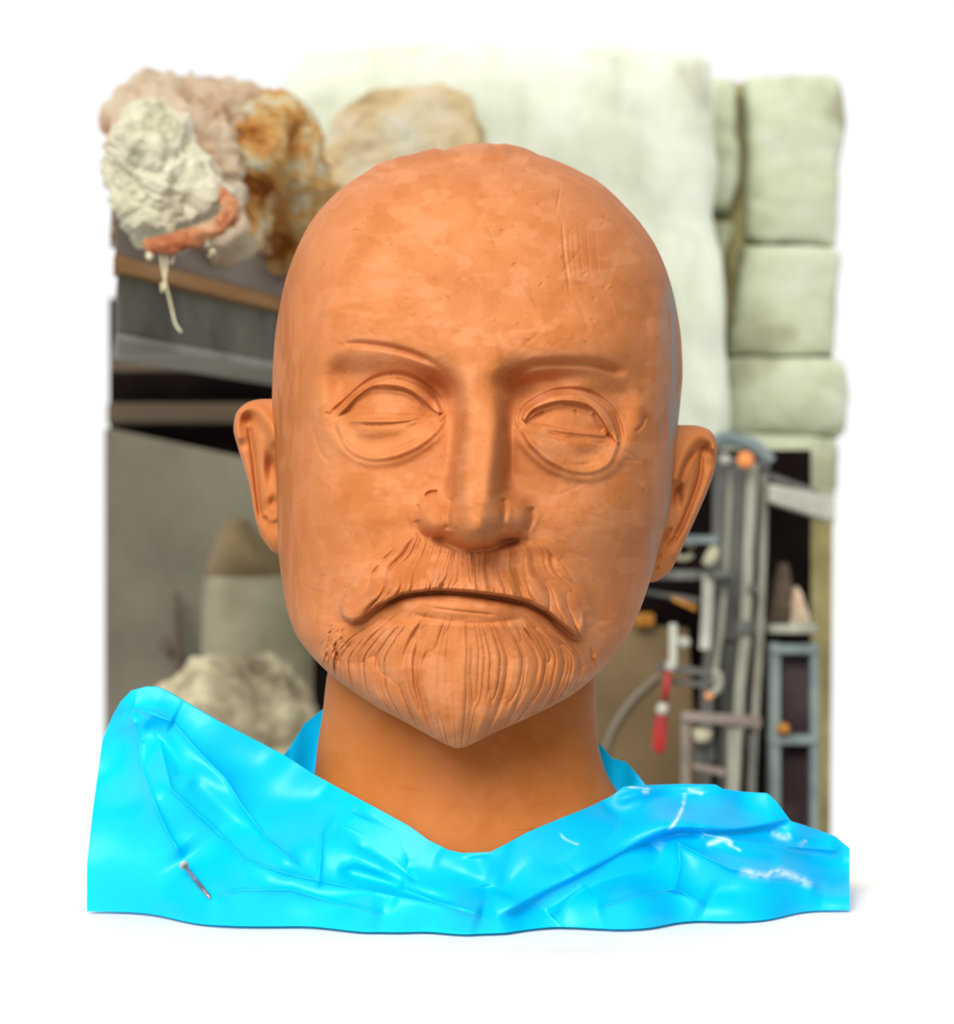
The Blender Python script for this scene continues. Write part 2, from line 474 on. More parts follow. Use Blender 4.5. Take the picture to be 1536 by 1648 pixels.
sw = MB().prism([(1.0, 0.2, 0), (1.1, 0.2, 0), (1.1, 2.0, 0), (1.0, 2.0, 0)], (0, 0, 2.8)).build('blocker_wall_right', M_BLOCKER)  # side walls added out of view to darken the sides of the bust
tag(sw, 'unseen dark timber wall added to shade the right of the bust', None, None, 'structure')
sl = MB().prism([(-1.7, 0.95, 0), (-1.6, 0.95, 0), (-1.6, 1.75, 0), (-1.7, 1.75, 0)], (0, 0, 2.8)).build('blocker_wall_left', M_BLOCKER)
tag(sl, 'unseen dark timber wall added to shade the left of the bust', None, None, 'structure')
# dark joint openings are gaps: the recess between the stones

# ------------------------------------------------------------------ left: recess under the shelf
wl = MB()
wl.prism([P(168, 688, 3.5), P(168, 2050, 3.5), P(560, 2050, 3.5), P(560, 768, 3.5), P(400, 738, 3.5)], (0, 0.12, 0))
wl = wl.build('wall_left', M_GREYWALL, bevel=0.004)
for vtx in wl.data.vertices: vtx.co.z = max(vtx.co.z, 0)
tag(wl, 'dull grey plastered wall in the recess under the shelf', None, None, 'structure')

dp = empty('recess_panel', (P(350, 660, 3.62)[0], 3.62, 1.3), 'black panel painting the shade in the recess under the shelf, crossed by one dusty batten', 'panel')
MB().box(176, 480, 560, 1300, 3.66, 0.03).build('shade_board', M_BLACK, dp)  # near-black board painted as the shade deep in the recess
MB().box(172, 648, 540, 682, 3.58, 0.03).build('batten', M_BATTEN, dp, 0.004)
MB().quad([(178, 553), (176, 598), (540, 597), (540, 560)], 3.56, 0.03).build('batten', M_BATTEN, dp, 0.004)

# shelf: its long edge recedes from the near left to behind the head
SA = np.array(P(158, 400, 2.2)); SB = np.array(P(470, 482, 2.72))
SA[2] = SB[2] = 1.35 + 0.2480
ext = (SB - SA); ext[2] = 0; ext = ext / np.linalg.norm(ext)
SB = SA + ext * 0.95
far_left = np.array([-ext[1], ext[0], 0.0])
RAY = np.array([P(150, 0, 1)[0], 1, 0.0]); RAY /= np.linalg.norm(RAY)
def shelf_board(name, z1, z0, inset, depth, mat, parent, bev=0.002, e0=0.0):
    lo, hi = -0.4, 0.4
    for _ in range(40):
        e0 = (lo + hi) / 2; a = SA + far_left * inset + ext * e0
        if a[0] / a[1] * FPX + 768 < 186 + inset * 400: lo = e0
        else: hi = e0
    b = SB + far_left * inset
    c = b + far_left * depth; d = a + RAY * depth * 2.2
    pts = [(a[0], a[1], z0), (b[0], b[1], z0), (c[0], c[1], z0), (d[0], d[1], z0)]
    return MB().prism(pts, (0, 0, z1 - z0)).build(name, mat, parent, bev)
sh = empty('shelf', (SA[0], SA[1], 1.35), 'long wooden shelf on a grey cement beam, crusted with plaster, receding behind the head', 'shelf')
def zat(v, Y): return CAMZ + (824 - v) / FPX * Y
YN = 2.2
shelf_board('top_board', zat(302, YN), zat(331, YN), -0.012, 0.16, M_TOPBOARD, sh)
shelf_board('fascia', zat(331, YN), zat(403, YN), 0.0, 0.02, M_SHELFGREY, sh)
shelf_board('edging', zat(404, YN), zat(431, YN), -0.006, 0.03, M_SHELFWOOD, sh)
shelf_board('beam', zat(428, YN), zat(528, YN), 0.008, 0.11, M_BEAM, sh, 0.003)
shelf_board('beam_flange', zat(528, YN), zat(546, YN), 0.004, 0.12, M_BEAMEDGE, sh, 0.003)

# round-topped sack, burlap heap, dark post
g = solid([(838, 376, 396), (850, 366, 402), (880, 352, 430), (920, 340, 470), (980, 333, 500), (1080, 328, 515), (1180, 326, 520), (1225, 326, 516), (1232, 340, 500)], 3.3, 0.1, 0.08, 'filled_sack', M_SACK,
      nv=90, nt=64, p=2.6, disp=((5, 0.02, 5, False), (14, 0.006, 8, False)), flat=0.3)
tag(g, 'dusty round-topped filled sack, brown above and grey below, standing in the left recess', 'sack')
cap_tab = [(836, 377, 395), (850, 364, 404), (880, 350, 432), (915, 339, 468), (938, 338, 480), (946, 350, 470)]
c = solid(cap_tab, 3.3, 0.108, 0.085, 'sack_top', M_SACKTOP, None, nv=50, nt=64, p=2.6, disp=((5, 0.02, 5, False),), flat=0.1)
c.parent = g; tag(c, 'brown folded top of the sack')
MBp = MB().box(505, 1000, 535, 2300, 3.0, 0.04).build('post', M_BLACK, None, 0.003)
for vtx in MBp.data.vertices: vtx.co.z = max(vtx.co.z, 0)
tag(MBp, 'dark upright post behind the neck, right of the burlap heap', 'post')
pl = MB().box(175, 1312, 488, 1330, 2.92, 0.46).build('low_shelf', M_BATTEN, None, 0.003)
for u_ in (178, 464):
    lg = MB().box(u_, 1331, u_ + 22, 2600, 2.92, 0.03).build('leg', M_BATTEN, None, 0.002)
    for vtx in lg.data.vertices: vtx.co.z = max(vtx.co.z, 0)
    lg.parent = pl
tag(pl, 'low dusty timber shelf under the sack and the burlap heap', 'shelf')
bl = [([(1084, 372, 392), (1093, 345, 430), (1115, 305, 462), (1150, 282, 485), (1200, 272, 490), (1250, 272, 490), (1262, 285, 480)], 3.02, 0.10, 5, 0),
      ]
b = solid(bl[0][0], 3.02, 0.10, 0.08, 'burlap_heap', M_BURLAP, None, nv=150, nt=150, p=2.3,
          disp=((8, 0.05, 61, True), (20, 0.05, 62, True), (50, 0.015, 64, False)), flat=0.2)
tag(b, 'crumpled heap of beige plaster-stiff burlap in front of the round-topped sack', 'burlap')
w = MB().tube([P(283, 955, 3.46), P(285, 1010, 3.45), P(289, 1080, 3.44), P(292, 1140, 3.42)], 0.006).tube([P(262, 1035, 3.46), P(280, 1050, 3.45)], 0.009)
w = w.build('hook', M_BATTEN, None, 0, True); tag(w, 'thin brown iron hook hanging against the grey left wall', 'hook')

# ------------------------------------------------------------------ crusted lumps on the shelf
def lump(name, tab, Y, hf, hb, mat, label, cat='plaster lump', disp=None, nv=170, nt=170, p=2.2, rim=None):
    o = solid(tab, Y, hf, hb, name, mat, None, nv=nv, nt=nt, p=p, disp=disp or ((10, 0.05, len(tab), True), (26, 0.04, 11, True), (70, 0.022, 13, False)), flat=0.15)
    return tag(o, label, cat, 'plaster crusted lumps along the shelf')
lumpA = lump('plaster_mould', [(196, 205, 235), (208, 190, 262), (235, 176, 292), (270, 172, 322), (305, 178, 350), (326, 186, 358), (346, 202, 350), (364, 218, 322), (374, 234, 285)], 2.16, 0.075, 0.09, M_LUMP_PALE,
     'pale cream shell-like plaster mould with an orange rim, nearest on the shelf end', disp=((7, 0.06, 4, False), (20, 0.04, 11, True), (60, 0.022, 13, False)))
rimpts = [(352, 300), (368, 322), (374, 340), (366, 355), (348, 366), (325, 376), (300, 386), (270, 393), (245, 396), (228, 388)]
mb = MB()
rp = [P(u, v, 2.095 + 0.01 * math.sin(i * 1.7)) for i, (u, v) in enumerate(rimpts)]
mb.tube([Vector(x) for x in rp], [0.003, 0.008, 0.010, 0.009, 0.008, 0.0095, 0.009, 0.009, 0.008, 0.003], 12)
rm = mb.build('rim', M_RIM, None, 0, True)
rm.parent = lumpA; tag(rm, 'orange terracotta rim')
sb = rm.modifiers.new('s', 'SUBSURF'); sb.levels = sb.render_levels = 2
dtex = bpy.data.textures.new('rim_noise', 'CLOUDS'); dtex.noise_scale = 0.006
dm = rm.modifiers.new('d', 'DISPLACE'); dm.texture = dtex; dm.strength = 0.008; dm.texture_coords = 'LOCAL'
lump('plaster_mould', [(166, 230, 350), (172, 205, 385), (195, 195, 392), (230, 230, 395), (270, 270, 380), (310, 290, 370), (372, 300, 380)], 2.48, 0.08, 0.08, M_LUMP_PINK,
     'low pinkish plaster mould between the pale shell and the arched one')
lump('plaster_mould', [(180, 408, 432), (188, 390, 455), (210, 378, 466), (240, 366, 470), (262, 354, 450), (285, 348, 420), (315, 345, 404), (345, 345, 396), (368, 348, 388), (378, 355, 384)], 2.48, 0.05, 0.06, M_LUMP_ORANGE,
     'upright orange-brown fibrous lump arching beside a dark gap')
lump('plaster_mould', [(196, 440, 470), (205, 436, 484), (230, 446, 498), (262, 460, 506), (300, 458, 508), (340, 450, 512), (390, 436, 512), (402, 440, 500)], 2.66, 0.05, 0.07, M_LUMP_ORANGE,
     'tan and white pitted lump right of the dark gap, beside the head')
gapb = MB().quad([(404, 260), (398, 300), (384, 384), (440, 392), (470, 300), (460, 260)], 2.74, 0.02).build('gap_shade', M_BLACK, None, 0.003)  # dark sheet added as the shade between the lumps
tag(gapb, 'dark sheet painting the shade in the gap between two orange lumps', 'gap_shade')
lump('plaster_mould', [(148, 600, 700), (156, 585, 735), (185, 560, 752), (210, 530, 765), (250, 505, 790), (310, 500, 800), (380, 500, 800), (470, 500, 800), (490, 520, 780)], 3.0, 0.07, 0.06, M_LUMP_TAN,
     'large tan stone-like lump standing behind the crown of the head', disp=((4, 0.05, 7, False), (12, 0.03, 15, True), (40, 0.015, 13, False)))
bk = MB().box(500, 478, 810, 500, 2.92, 0.2).build('wall_bracket', M_SHELFWOOD, None, 0.003)
tag(bk, 'wooden bracket board behind the head carrying the large tan lump', 'bracket')
# hanging fibres
for i, pts in enumerate(([(258, 402), (263, 440), (275, 490), (282, 520), (292, 535)], [(266, 398), (268, 430), (262, 470), (260, 455)], [(282, 395), (280, 412), (275, 425)])):
    mb = MB().tube([Vector(P(u, v, 2.10)) for u, v in smooth_poly(pts, 4)], 0.0011, 6)
    o = mb.build('fibre', M_FIBRE, lumpA, 0, True); o.location = (0, 0, 0)
fl_pts = [(334, 393, 3.5, 9), (343, 405, 5, 5), (316, 392, 3, 6), (297, 394, 6, 6), (241, 412, 6, 8), (338, 412, 3, 4)]
for i, (u, v, a, b_) in enumerate(fl_pts):
    o = solid([(v - b_, u - 1, u + 1), (v, u - a, u + a), (v + b_, u - 1, u + 1)], 2.10, 0.004, 0.004, 'flake', M_FIBRE, None, nv=20, nt=20, disp=((90, 0.002, i, False),))
    o.parent = lumpA

# ------------------------------------------------------------------ right: rack of clamps and steel
RY = 3.0
bb = MB().box(1000, 700, 1306, 2300, 3.16, 0.02).build('void_shade_board', M_BLACK)  # near-black board painted as the dark void behind the rack
# the front of the masonry below the coping is hidden by this board
for vtx in bb.data.vertices: vtx.co.z = min(max(vtx.co.z, 0), zat(724, 3.16))
tag(bb, 'black board painting the shade behind the clamps and steel bars', 'board')
br = MB().quad([(930, 1000), (930, 2400), (1125, 2400), (1125, 1270), (1108, 1012)], 3.13, 0.02).build('plywood_board', M_BROWNBOARD, None, 0.002)
for vtx in br.data.vertices: vtx.co.z = max(vtx.co.z, 0)
tag(br, 'brown plywood board leaning behind the neck under the clamps', 'board')
o = MB().tube([Vector(P(u, v, 3.12)) for u, v in smooth_poly([(972, 1215), (985, 1175), (1012, 1133), (1040, 1104), (1062, 1086)], 5)], 0.0035, 8).build('cable', M_INNER, None, 0, True)
tag(o, 'thin grey cable curving across the brown plywood board', 'cable')
o = MB().box(1022, 988, 1054, 1008, 3.1, 0.04).build('wood_block', M_AMBER, None, 0.003)
tag(o, 'small amber wood block on top of the plywood board beside the jaw', 'block')

# steel cabinet frame at far right
cab = empty('steel_cabinet', P(1270, 1300, RY), 'blue-grey steel cabinet frame with dark panels at the right edge', 'cabinet')
MB().box(1240, 1035, 1257, 1900, RY, 0.03).build('upright', M_BLUESTEEL, cab, 0.002)
MB().box(1305, 1035, 1318, 1900, RY, 0.03).build('upright', M_BLUESTEEL, cab, 0.002)
for v in (1038, 1184):
    MB().box(1240, v, 1318, v + 15, RY - 0.005, 0.04).build('crossbar', M_BLUESTEEL, cab, 0.002)
MB().box(1258, 1050, 1306, 1900, RY + 0.03, 0.02).build('panel', M_PURPLE, cab)
kb = MB().tube([Vector(P(1261, 1173, RY - 0.03)), Vector(P(1261, 1173, RY - 0.02)), Vector(P(1261, 1173, RY + 0.01))], [0.004, 0.008, 0.007], 16).build('knob', M_AMBER, cab, 0, True)
tag(kb, 'round amber knob')
tb = MB().quad([(1238, 778), (1238, 808), (1345, 842), (1345, 800)], 2.95, 0.05).build('steel_beam', M_LIGHTSTEEL, None, 0.003)
tag(tb, 'pale steel beam running out to the right above the black opening', 'beam')
tb = MB().quad([(1238, 760), (1238, 772), (1318, 800), (1318, 789)], 3.02, 0.05).build('steel_beam', M_STEELD, None, 0.002)
tag(tb, 'thin dark steel bar just above the pale beam', 'beam')
ls = MB().box(1238, 1005, 1316, 1020, 3.0, 0.10).build('ledge', M_STEEL, None, 0.002); tag(ls, 'short grey ledge above the steel cabinet frame', 'ledge')
for i, (tab, lab, m) in enumerate((([(905, 1252, 1268), (930, 1246, 1272), (975, 1240, 1276), (1005, 1238, 1278)], 'brown wrapped bundle on the short grey ledge', M_BATTEN),
                        ([(945, 1276, 1284), (965, 1270, 1292), (1000, 1270, 1300), (1006, 1274, 1298)], 'small pinkish clay piece on the short grey ledge', M_LUMP_PINK))):
    o = solid(tab, 3.04, 0.03, 0.03, 'bundle', m, None, nv=40, nt=40, disp=((20, 0.01, i, False),)); tag(o, lab, 'bundle')

# long sash clamps: bar with two jaws
def sash(px, w, Y, label, mat, jaws=(), head=None):
    root = empty('sash_clamp', P(px[-1][0], px[-1][1], Y), label, 'clamp', 'long clamps hung in a row beside the right ear')
    left = [(u - w / 2, v) for u, v in px]; right = [(u + w / 2, v) for u, v in reversed(px)]
    mb = MB()
    mb.quad(left + right, Y, 0.012)
    mb.build('bar', mat, root, 0.0015)
    for (u, v, jw, jh) in jaws:
        MB().box(u - jw / 2, v - jh / 2, u + jw / 2, v + jh / 2, Y - 0.012, 0.03).build('jaw', M_STEELD, root, 0.002)
    return root
sash([(1160, 728), (1158, 860), (1156, 950), (1150, 1010), (1140, 1110), (1132, 1300)], 22, 3.06, 'broad dark sash clamp bar nearest the right ear', M_STEELD, ((1155, 925, 30, 14),))
sash([(1178, 736), (1173, 850), (1168, 940), (1162, 1010), (1150, 1100)], 9, 2.98, 'thin greenish sash clamp bar just right of the ear', M_STEEL, ((1176, 742, 16, 14), (1166, 935, 24, 12)))
sash([(1196, 740), (1190, 850), (1184, 950), (1178, 1020), (1172, 1120), (1168, 1300)], 24, 3.08, 'dark wide sash clamp bar under the orange cap', M_STEELD, ((1176, 1022, 26, 16),))
sash([(1213, 745), (1206, 880), (1202, 960), (1200, 1030), (1192, 1110), (1188, 1200), (1180, 1310)], 17, 2.96, 'pale greenish sash clamp bar right of the orange cap', M_STEEL, ((1200, 1010, 28, 20), (1214, 948, 16, 14)))
sash([(1231, 752), (1229, 880), (1226, 960), (1222, 1060), (1214, 1180), (1208, 1310)], 13, 2.99, 'outermost grey sash clamp bar beside the black opening', M_STEEL, ((1232, 748, 16, 16),))
sash([(1141, 925), (1139, 985), (1135, 1046)], 17, 2.95, 'short pale steel clamp bar below the ear lobe', M_LIGHTSTEEL, ((1160, 925, 40, 12),))
cp = MB().tube([Vector(P(u, v, 2.99)) for u, v in smooth_poly([(1146, 716), (1170, 706), (1200, 712), (1222, 724), (1240, 745)], 5)], 0.0095, 12).build('pipe', M_BLUESTEEL, None, 0, True)
tag(cp, 'bent blue-grey pipe that the long clamps hang from', 'pipe')
def disc(u, v, r, Y, mat, name, label, cat):
    rr = r / FPX * Y
    o = MB().tube([Vector(P(u, v, Y - 0.012)), Vector(P(u, v, Y - 0.010)), Vector(P(u, v, Y)), Vector(P(u, v, Y + 0.02))], [rr * 0.6, rr * 0.9, rr, rr], 24).build(name, mat, None, 0, True)
    return tag(o, label, cat)
disc(1200, 740, 14, 2.93, M_ORANGE, 'end_cap', 'bright orange round cap on the top of a clamp bar', 'cap')
disc(1168, 740, 9, 2.93, M_LIGHTSTEEL, 'end_cap', 'small grey round cap left of the orange cap', 'cap')

# tools between the ear and the bars
o = MB().box(1094, 862, 1156, 875, 2.97, 0.02).build('steel_strip', M_BLUESTEEL, None, 0.001); tag(o, 'light blue-grey steel strip level with the lower ear', 'strip')
o = MB().tube([Vector(P(1152, 880, 2.92)), Vector(P(1146, 895, 2.92)), Vector(P(1136, 910, 2.92))], [0.006, 0.0085, 0.006], 14).build('tool_handle', M_CREAM, None, 0, True); tag(o, 'slanting cream tool handle beside the ear lobe', 'handle')
o = MB().box(1060, 918, 1166, 933, 3.0, 0.02).build('steel_strip', M_STEELD, None, 0.001); tag(o, 'dark steel strip below the slanting cream handle', 'strip')
o = MB().quad([(1040, 950), (1040, 956), (1128, 972), (1128, 963)], 3.0, 0.02).build('steel_strip', M_STEELD, None, 0.001); tag(o, 'thin dark steel strip lowest beside the jaw', 'strip')
o = MB().tube([Vector(P(1100 + 16 * math.cos(t), 885 + 14 * math.sin(t), 3.0)) for t in np.linspace(0.5, 6.0, 20)], 0.004, 8).build('hose_loop', M_CREAM, None, 0, True); tag(o, 'small loop of pale greenish hose behind the ear lobe', 'hose')
o = MB().quad([(1082, 960), (1084, 967), (1120, 984), (1122, 976)], 2.98, 0.02).build('wood_slip', M_AMBER, None, 0.001); tag(o, 'narrow ochre wood slip in the dark gap beside the jaw', 'slip')

# F clamp with the red handle
fc = empty('bar_clamp', P(1062, 1211, 2.9), 'bar clamp with a red wooden handle hanging against the plywood board', 'clamp')
Yc = 2.9
MB().box(1078, 1004, 1090, 1076, Yc, 0.012).build('bar', M_LIGHTSTEEL, fc, 0.001)
o = MB().tube([Vector(P(1103, 1034, Yc - 0.01)), Vector(P(1103, 1034, Yc)), Vector(P(1090, 1030, Yc + 0.005))], [0.007, 0.0075, 0.004], 14).build('pad', M_LIGHTSTEEL, fc, 0, True)
MB().quad([(1060, 1068), (1060, 1080), (1148, 1090), (1148, 1078)], Yc, 0.014).build('arm', M_STEELD, fc, 0.001)
MB().quad([(1080, 1094), (1080, 1102), (1150, 1108), (1150, 1098)], Yc + 0.01, 0.014).build('arm', M_STEELD, fc, 0.001)
MB().tube([Vector(P(u, v, Yc)) for u, v in smooth_poly([(1146, 1082), (1157, 1086), (1158, 1104), (1146, 1118)], 4)], 0.005, 10).build('hook', M_STEEL, fc, 0, True)
o = MB().tube([Vector(P(1144, 1117, Yc - .005)), Vector(P(1138, 1124, Yc - .005))], [0.005, 0.004], 10).build('tip', M_ORANGE, fc, 0, True); tag(o, 'orange plastic tip')
MB().tube([Vector(P(1082, 1066, Yc - 0.012)), Vector(P(1078, 1080, Yc - 0.012))], [0.0075, 0.006], 12).build('collar', M_LIGHTSTEEL, fc, 0, True)
MB().tube([Vector(P(1076, 1078, Yc - 0.01)), Vector(P(1070, 1130, Yc - 0.01))], 0.0042, 10).build('screw', M_RED, fc, 0, True)
MB().tube([Vector(P(1068, 1132, Yc - 0.01)), Vector(P(1066, 1141, Yc - 0.01)), Vector(P(1065, 1150, Yc - 0.01))], [0.005, 0.0075, 0.006], 12).build('ferrule', M_LIGHTSTEEL, fc, 0, True)
o = MB().tube([Vector(P(1064.5, 1149, Yc - 0.01)), Vector(P(1064, 1156, Yc - 0.01)), Vector(P(1062, 1185, Yc - 0.01)), Vector(P(1061, 1203, Yc - 0.01)), Vector(P(1061, 1212, Yc - 0.01))], [0.006, 0.0082, 0.0088, 0.0082, 0.005], 16).build('handle', M_RED, fc, 0, True); tag(o, 'red turned wooden handle')

# small steel stand at the lower right
st = empty('steel_stand', P(1150, 1265, 2.9), 'small welded grey steel stand below the red-handled clamp', 'stand')
MB().quad([(1098, 1146), (1098, 1160), (1226, 1172), (1226, 1154)], 2.88, 0.02).build('crossbar', M_SHELFGREY, st, 0.001)
MB().box(1097, 1158, 1111, 1420, 2.89, 0.012).build('leg', M_SHELFGREY, st, 0.001)
MB().quad([(1172, 1168), (1166, 1420), (1186, 1420), (1193, 1168)], 2.89, 0.012).build('leg', M_STEEL, st, 0.001)
MB().box(1206, 1168, 1217, 1420, 2.9, 0.012).build('leg', M_STEELD, st, 0.001)
MB().quad([(1116, 1228), (1116, 1238), (1168, 1250), (1168, 1238)], 2.88, 0.012).build('crossbar', M_SHELFGREY, st, 0.001)
MB().box(1117, 1192, 1152, 1228, 2.92, 0.03).build('box', M_STEELD, st, 0.002)
o = solid([(1170, 1118, 1128), (1178, 1114, 1146), (1190, 1116, 1144), (1196, 1122, 1136)], 2.9, 0.012, 0.012, 'rag', M_CREAM, None, nv=24, nt=24, disp=((60, 0.004, 3, False),)); tag(o, 'small greenish rag inside the steel stand', 'rag')

# ------------------------------------------------------------------ bench
bench = empty('workbench', (0, 1.6, 0), 'white painted workbench under the blue plastic sheet', 'workbench')
BT = 1.095
def bx(name, x0, x1, y0, y1, z0, z1, mat, parent, bev=0.003):
    return MB().prism([(x0, y0, z0), (x1, y0, z0), (x1, y1, z0), (x0, y1, z0)], (0, 0, z1 - z0)).build(name, mat, parent, bev)
bx('worktop', -0.9, 0.9, 1.34, 1.68, BT - 0.05, BT, M_WHITE, bench)
bx('front_panel', -0.86, 0.86, 1.355, 1.375, 0.02, BT - 0.05, M_WHITE, bench)
for x in (-0.84, 0.78):
    for y in (1.38, 1.60):
        bx('leg', x, x + 0.06, y, y + 0.06, 0.0, BT - 0.05, M_WHITE, bench)

# ------------------------------------------------------------------ the clay head
VT, VB = 236.0, 1204.0
def phi(v): return np.arccos(np.clip(1 - 2 * (np.asarray(v, float) - VT) / (VB - VT), -1, 1))
def tphi(tab): return [(float(phi(a)), b) for a, b in tab]
SIL = [(236, 768, 774), (241, 705, 842), (250, 655, 868), (262, 612, 905), (275, 592, 932), (290, 568, 960), (310, 542, 985), (330, 522, 1005), (360, 499, 1032), (400, 478, 1058), (450, 460, 1078), (500, 449, 1090),
       (550, 442, 1097), (600, 439, 1099), (640, 438, 1096), (700, 441, 1090), (760, 444, 1085), (820, 446, 1077), (880, 448, 1062), (930, 453, 1048), (980, 462, 1031),
       (1020, 476, 1013), (1050, 497, 992), (1080, 526, 966), (1100, 550, 945), (1120, 578, 918), (1140, 610, 882), (1160, 648, 840), (1180, 684, 795), (1195, 712, 765), (1201, 725, 752), (1204, 736, 740)]
EE = [(236, -60), (900, -20), (960, -10), (1000, 15), (1050, 65), (1100, 135), (1150, 200), (1180, 230), (1204, 262)]
HF = [(236, -55), (245, 60), (260, 118), (290, 190), (330, 245), (380, 285), (440, 310), (500, 322), (560, 330), (620, 322), (700, 312), (800, 306), (900, 308), (1000, 322), (1080, 330), (1130, 324), (1170, 308), (1195, 285), (1204, 266)]
HBK = [(236, -65), (260, -200), (320, -330), (420, -430), (560, -470), (700, -450), (850, -380), (950, -300), (1000, -220), (1050, -110), (1100, -10), (1150, 60), (1180, 130), (1204, 255)]
PE = [(236, 2.0), (400, 2.3), (520, 2.6), (620, 2.7), (760, 2.55), (900, 2.35), (1000, 2.2), (1100, 2.15), (1204, 2.1)]

NR = 700; NF = 620; NBK = 110
vq = np.linspace(VT, VB, 6000)
cdf = 0.72 * (vq - VT) / (VB - VT) + 0.28 * phi(vq) / math.pi
vv = np.interp(np.linspace(0, 1, NR), cdf, vq)
pv = phi(vv)
Lr = pchip(tphi([(a, b) for a, b, c in SIL]), pv); Rr = pchip(tphi([(a, c) for a, b, c in SIL]), pv)
Er = pchip(tphi(EE), pv); Hr = pchip(tphi(HF), pv); Br = pchip(tphi(HBK), pv); Pr = pchip(tphi(PE), pv)
af = np.linspace(-math.pi / 2, math.pi / 2, NF)
tf = 0.45 * np.sin(af) + 0.55 * np.sin(af) ; tf = np.sin(af)
ab = np.linspace(math.pi / 2, 3 * math.pi / 2, NBK + 2)[1:-1]
tb_ = np.sin(ab)
Uf = (Lr + Rr)[:, None] / 2 + (Rr - Lr)[:, None] / 2 * tf[None, :]
kf = (1 - np.abs(tf)[None, :] ** Pr[:, None]) ** 0.5
hf = Er[:, None] + (Hr - Er)[:, None] * kf
Vf = np.repeat(vv[:, None], NF, 1)
Ub = (Lr + Rr)[:, None] / 2 + (Rr - Lr)[:, None] / 2 * tb_[None, :]
hb = Er[:, None] + (Br - Er)[:, None] * ((1 - tb_ ** 2) ** 0.5)[None, :]
Vb = np.repeat(vv[:, None], NBK, 1)

R = Relief(Uf.ravel().copy(), Vf.ravel().copy())
u, v = R.u, R.v
front = sstep((kf.ravel() - 0.05) / 0.35)

# big forms
R.blob(600, 520, 95, 42, 10); R.blob(940, 545, 110, 40, 12); R.blob(772, 575, 42, 40, 6)
R.blob(560, 810, 95, 75, 16, 2.3); R.blob(985, 832, 95, 85, 18, 2.3)          # cheekbones
R.blob(520, 965, 60, 85, -12); R.blob(995, 950, 60, 95, -22)                  # cheek hollows
R.blob(742, 950, 165, 95, 34, 2.4); R.blob(738, 1085, 160, 95, 18, 2.4)         # muzzle, chin
R.blob(905, 905, 55, 45, -10); R.blob(610, 880, 60, 40, -8)
R.blob(660, 330, 170, 60, 4)
# temple plane on the left side of the photograph
R.step([(530, 470), (512, 530), (502, 585), (498, 640), (505, 700)], 5, -9, 30)
R.step([(1062, 440), (1048, 520), (1045, 600), (1040, 660)], 7, -6, 35)

# ---- left socket
def eye(sock, brow, inner, ball, lid, opening, mids, bag, crow):
    R.pad(sock, 44, -36)
    R.ridge(*brow)
    for a in inner: R.blob(*a)
    for a in ball: R.blob(*a)
    R.pad(lid, 5, 15)
    R.pad(opening, 9, -6)
    for a in mids: R.ridge(*a)
    R.pad(bag, 9, 9)
    for a in crow: R.ridge(*a)
eye(sock=[(512, 600), (540, 562), (600, 560), (660, 572), (705, 592), (728, 625), (728, 670), (712, 705), (660, 735), (600, 748), (555, 735), (522, 690)],
    brow=([(535, 560), (570, 553), (615, 557), (660, 568), (695, 584), (722, 606)], 5, -12, 0.3),
    inner=[(712, 640, 26, 42, -46), (690, 612, 46, 16, -22, 2, 30), (555, 620, 34, 26, -6), (722, 672, 14, 40, -10)],
    ball=[(620, 678, 84, 58, 28, 2.8), (625, 673, 62, 9, 4, 2.4), (620, 694, 66, 13, 7), (600, 590, 62, 17, 9, 2, 8), (678, 610, 40, 10, 6, 2, 35)],
    lid=[(540, 672), (556, 650), (580, 628), (606, 612), (636, 606), (664, 613), (690, 630), (706, 648), (716, 664), (704, 668), (690, 656), (672, 640), (650, 628), (622, 624), (596, 627), (572, 645), (556, 663)],
    opening=[(557, 662), (574, 645), (596, 629), (622, 626), (650, 630), (672, 643), (694, 664), (682, 670), (640, 673), (600, 672), (568, 669)],
    mids=[([(560, 668), (600, 667), (650, 668), (688, 666)], 3, 4), ([(575, 684), (620, 683), (650, 680), (690, 672)], 2.4, -5), ([(555, 676), (620, 676), (680, 675)], 5, 5),
          ([(600, 630), (570, 650), (556, 666)], 3, -4), ([(605, 627), (640, 627), (665, 636), (690, 660)], 2.2, -4),
          ([(548, 690), (560, 715), (578, 728), (600, 733), (640, 722), (690, 700)], 3.0, -3), ([(700, 640), (706, 660), (700, 676)], 2.5, 5), ([(716, 655), (714, 668), (704, 680)], 2.5, 6)],
    bag=[(538, 680), (545, 705), (556, 724), (575, 738), (603, 745), (640, 740), (680, 722), (712, 694), (722, 668), (705, 664), (640, 672), (560, 670)],
    crow=[([(520, 665), (540, 668), (560, 660)], 3, -4), ([(505, 690), (515, 725), (530, 745)], 4, -3)])
R.ridge([(530, 668), (556, 645), (580, 623), (606, 607), (636, 601), (666, 608), (694, 627), (712, 648)], 3.2, -8, 0.08)
R.step([(532, 690), (545, 722), (572, 744), (605, 752), (655, 742), (700, 712), (726, 676)], 4, -4, 16)
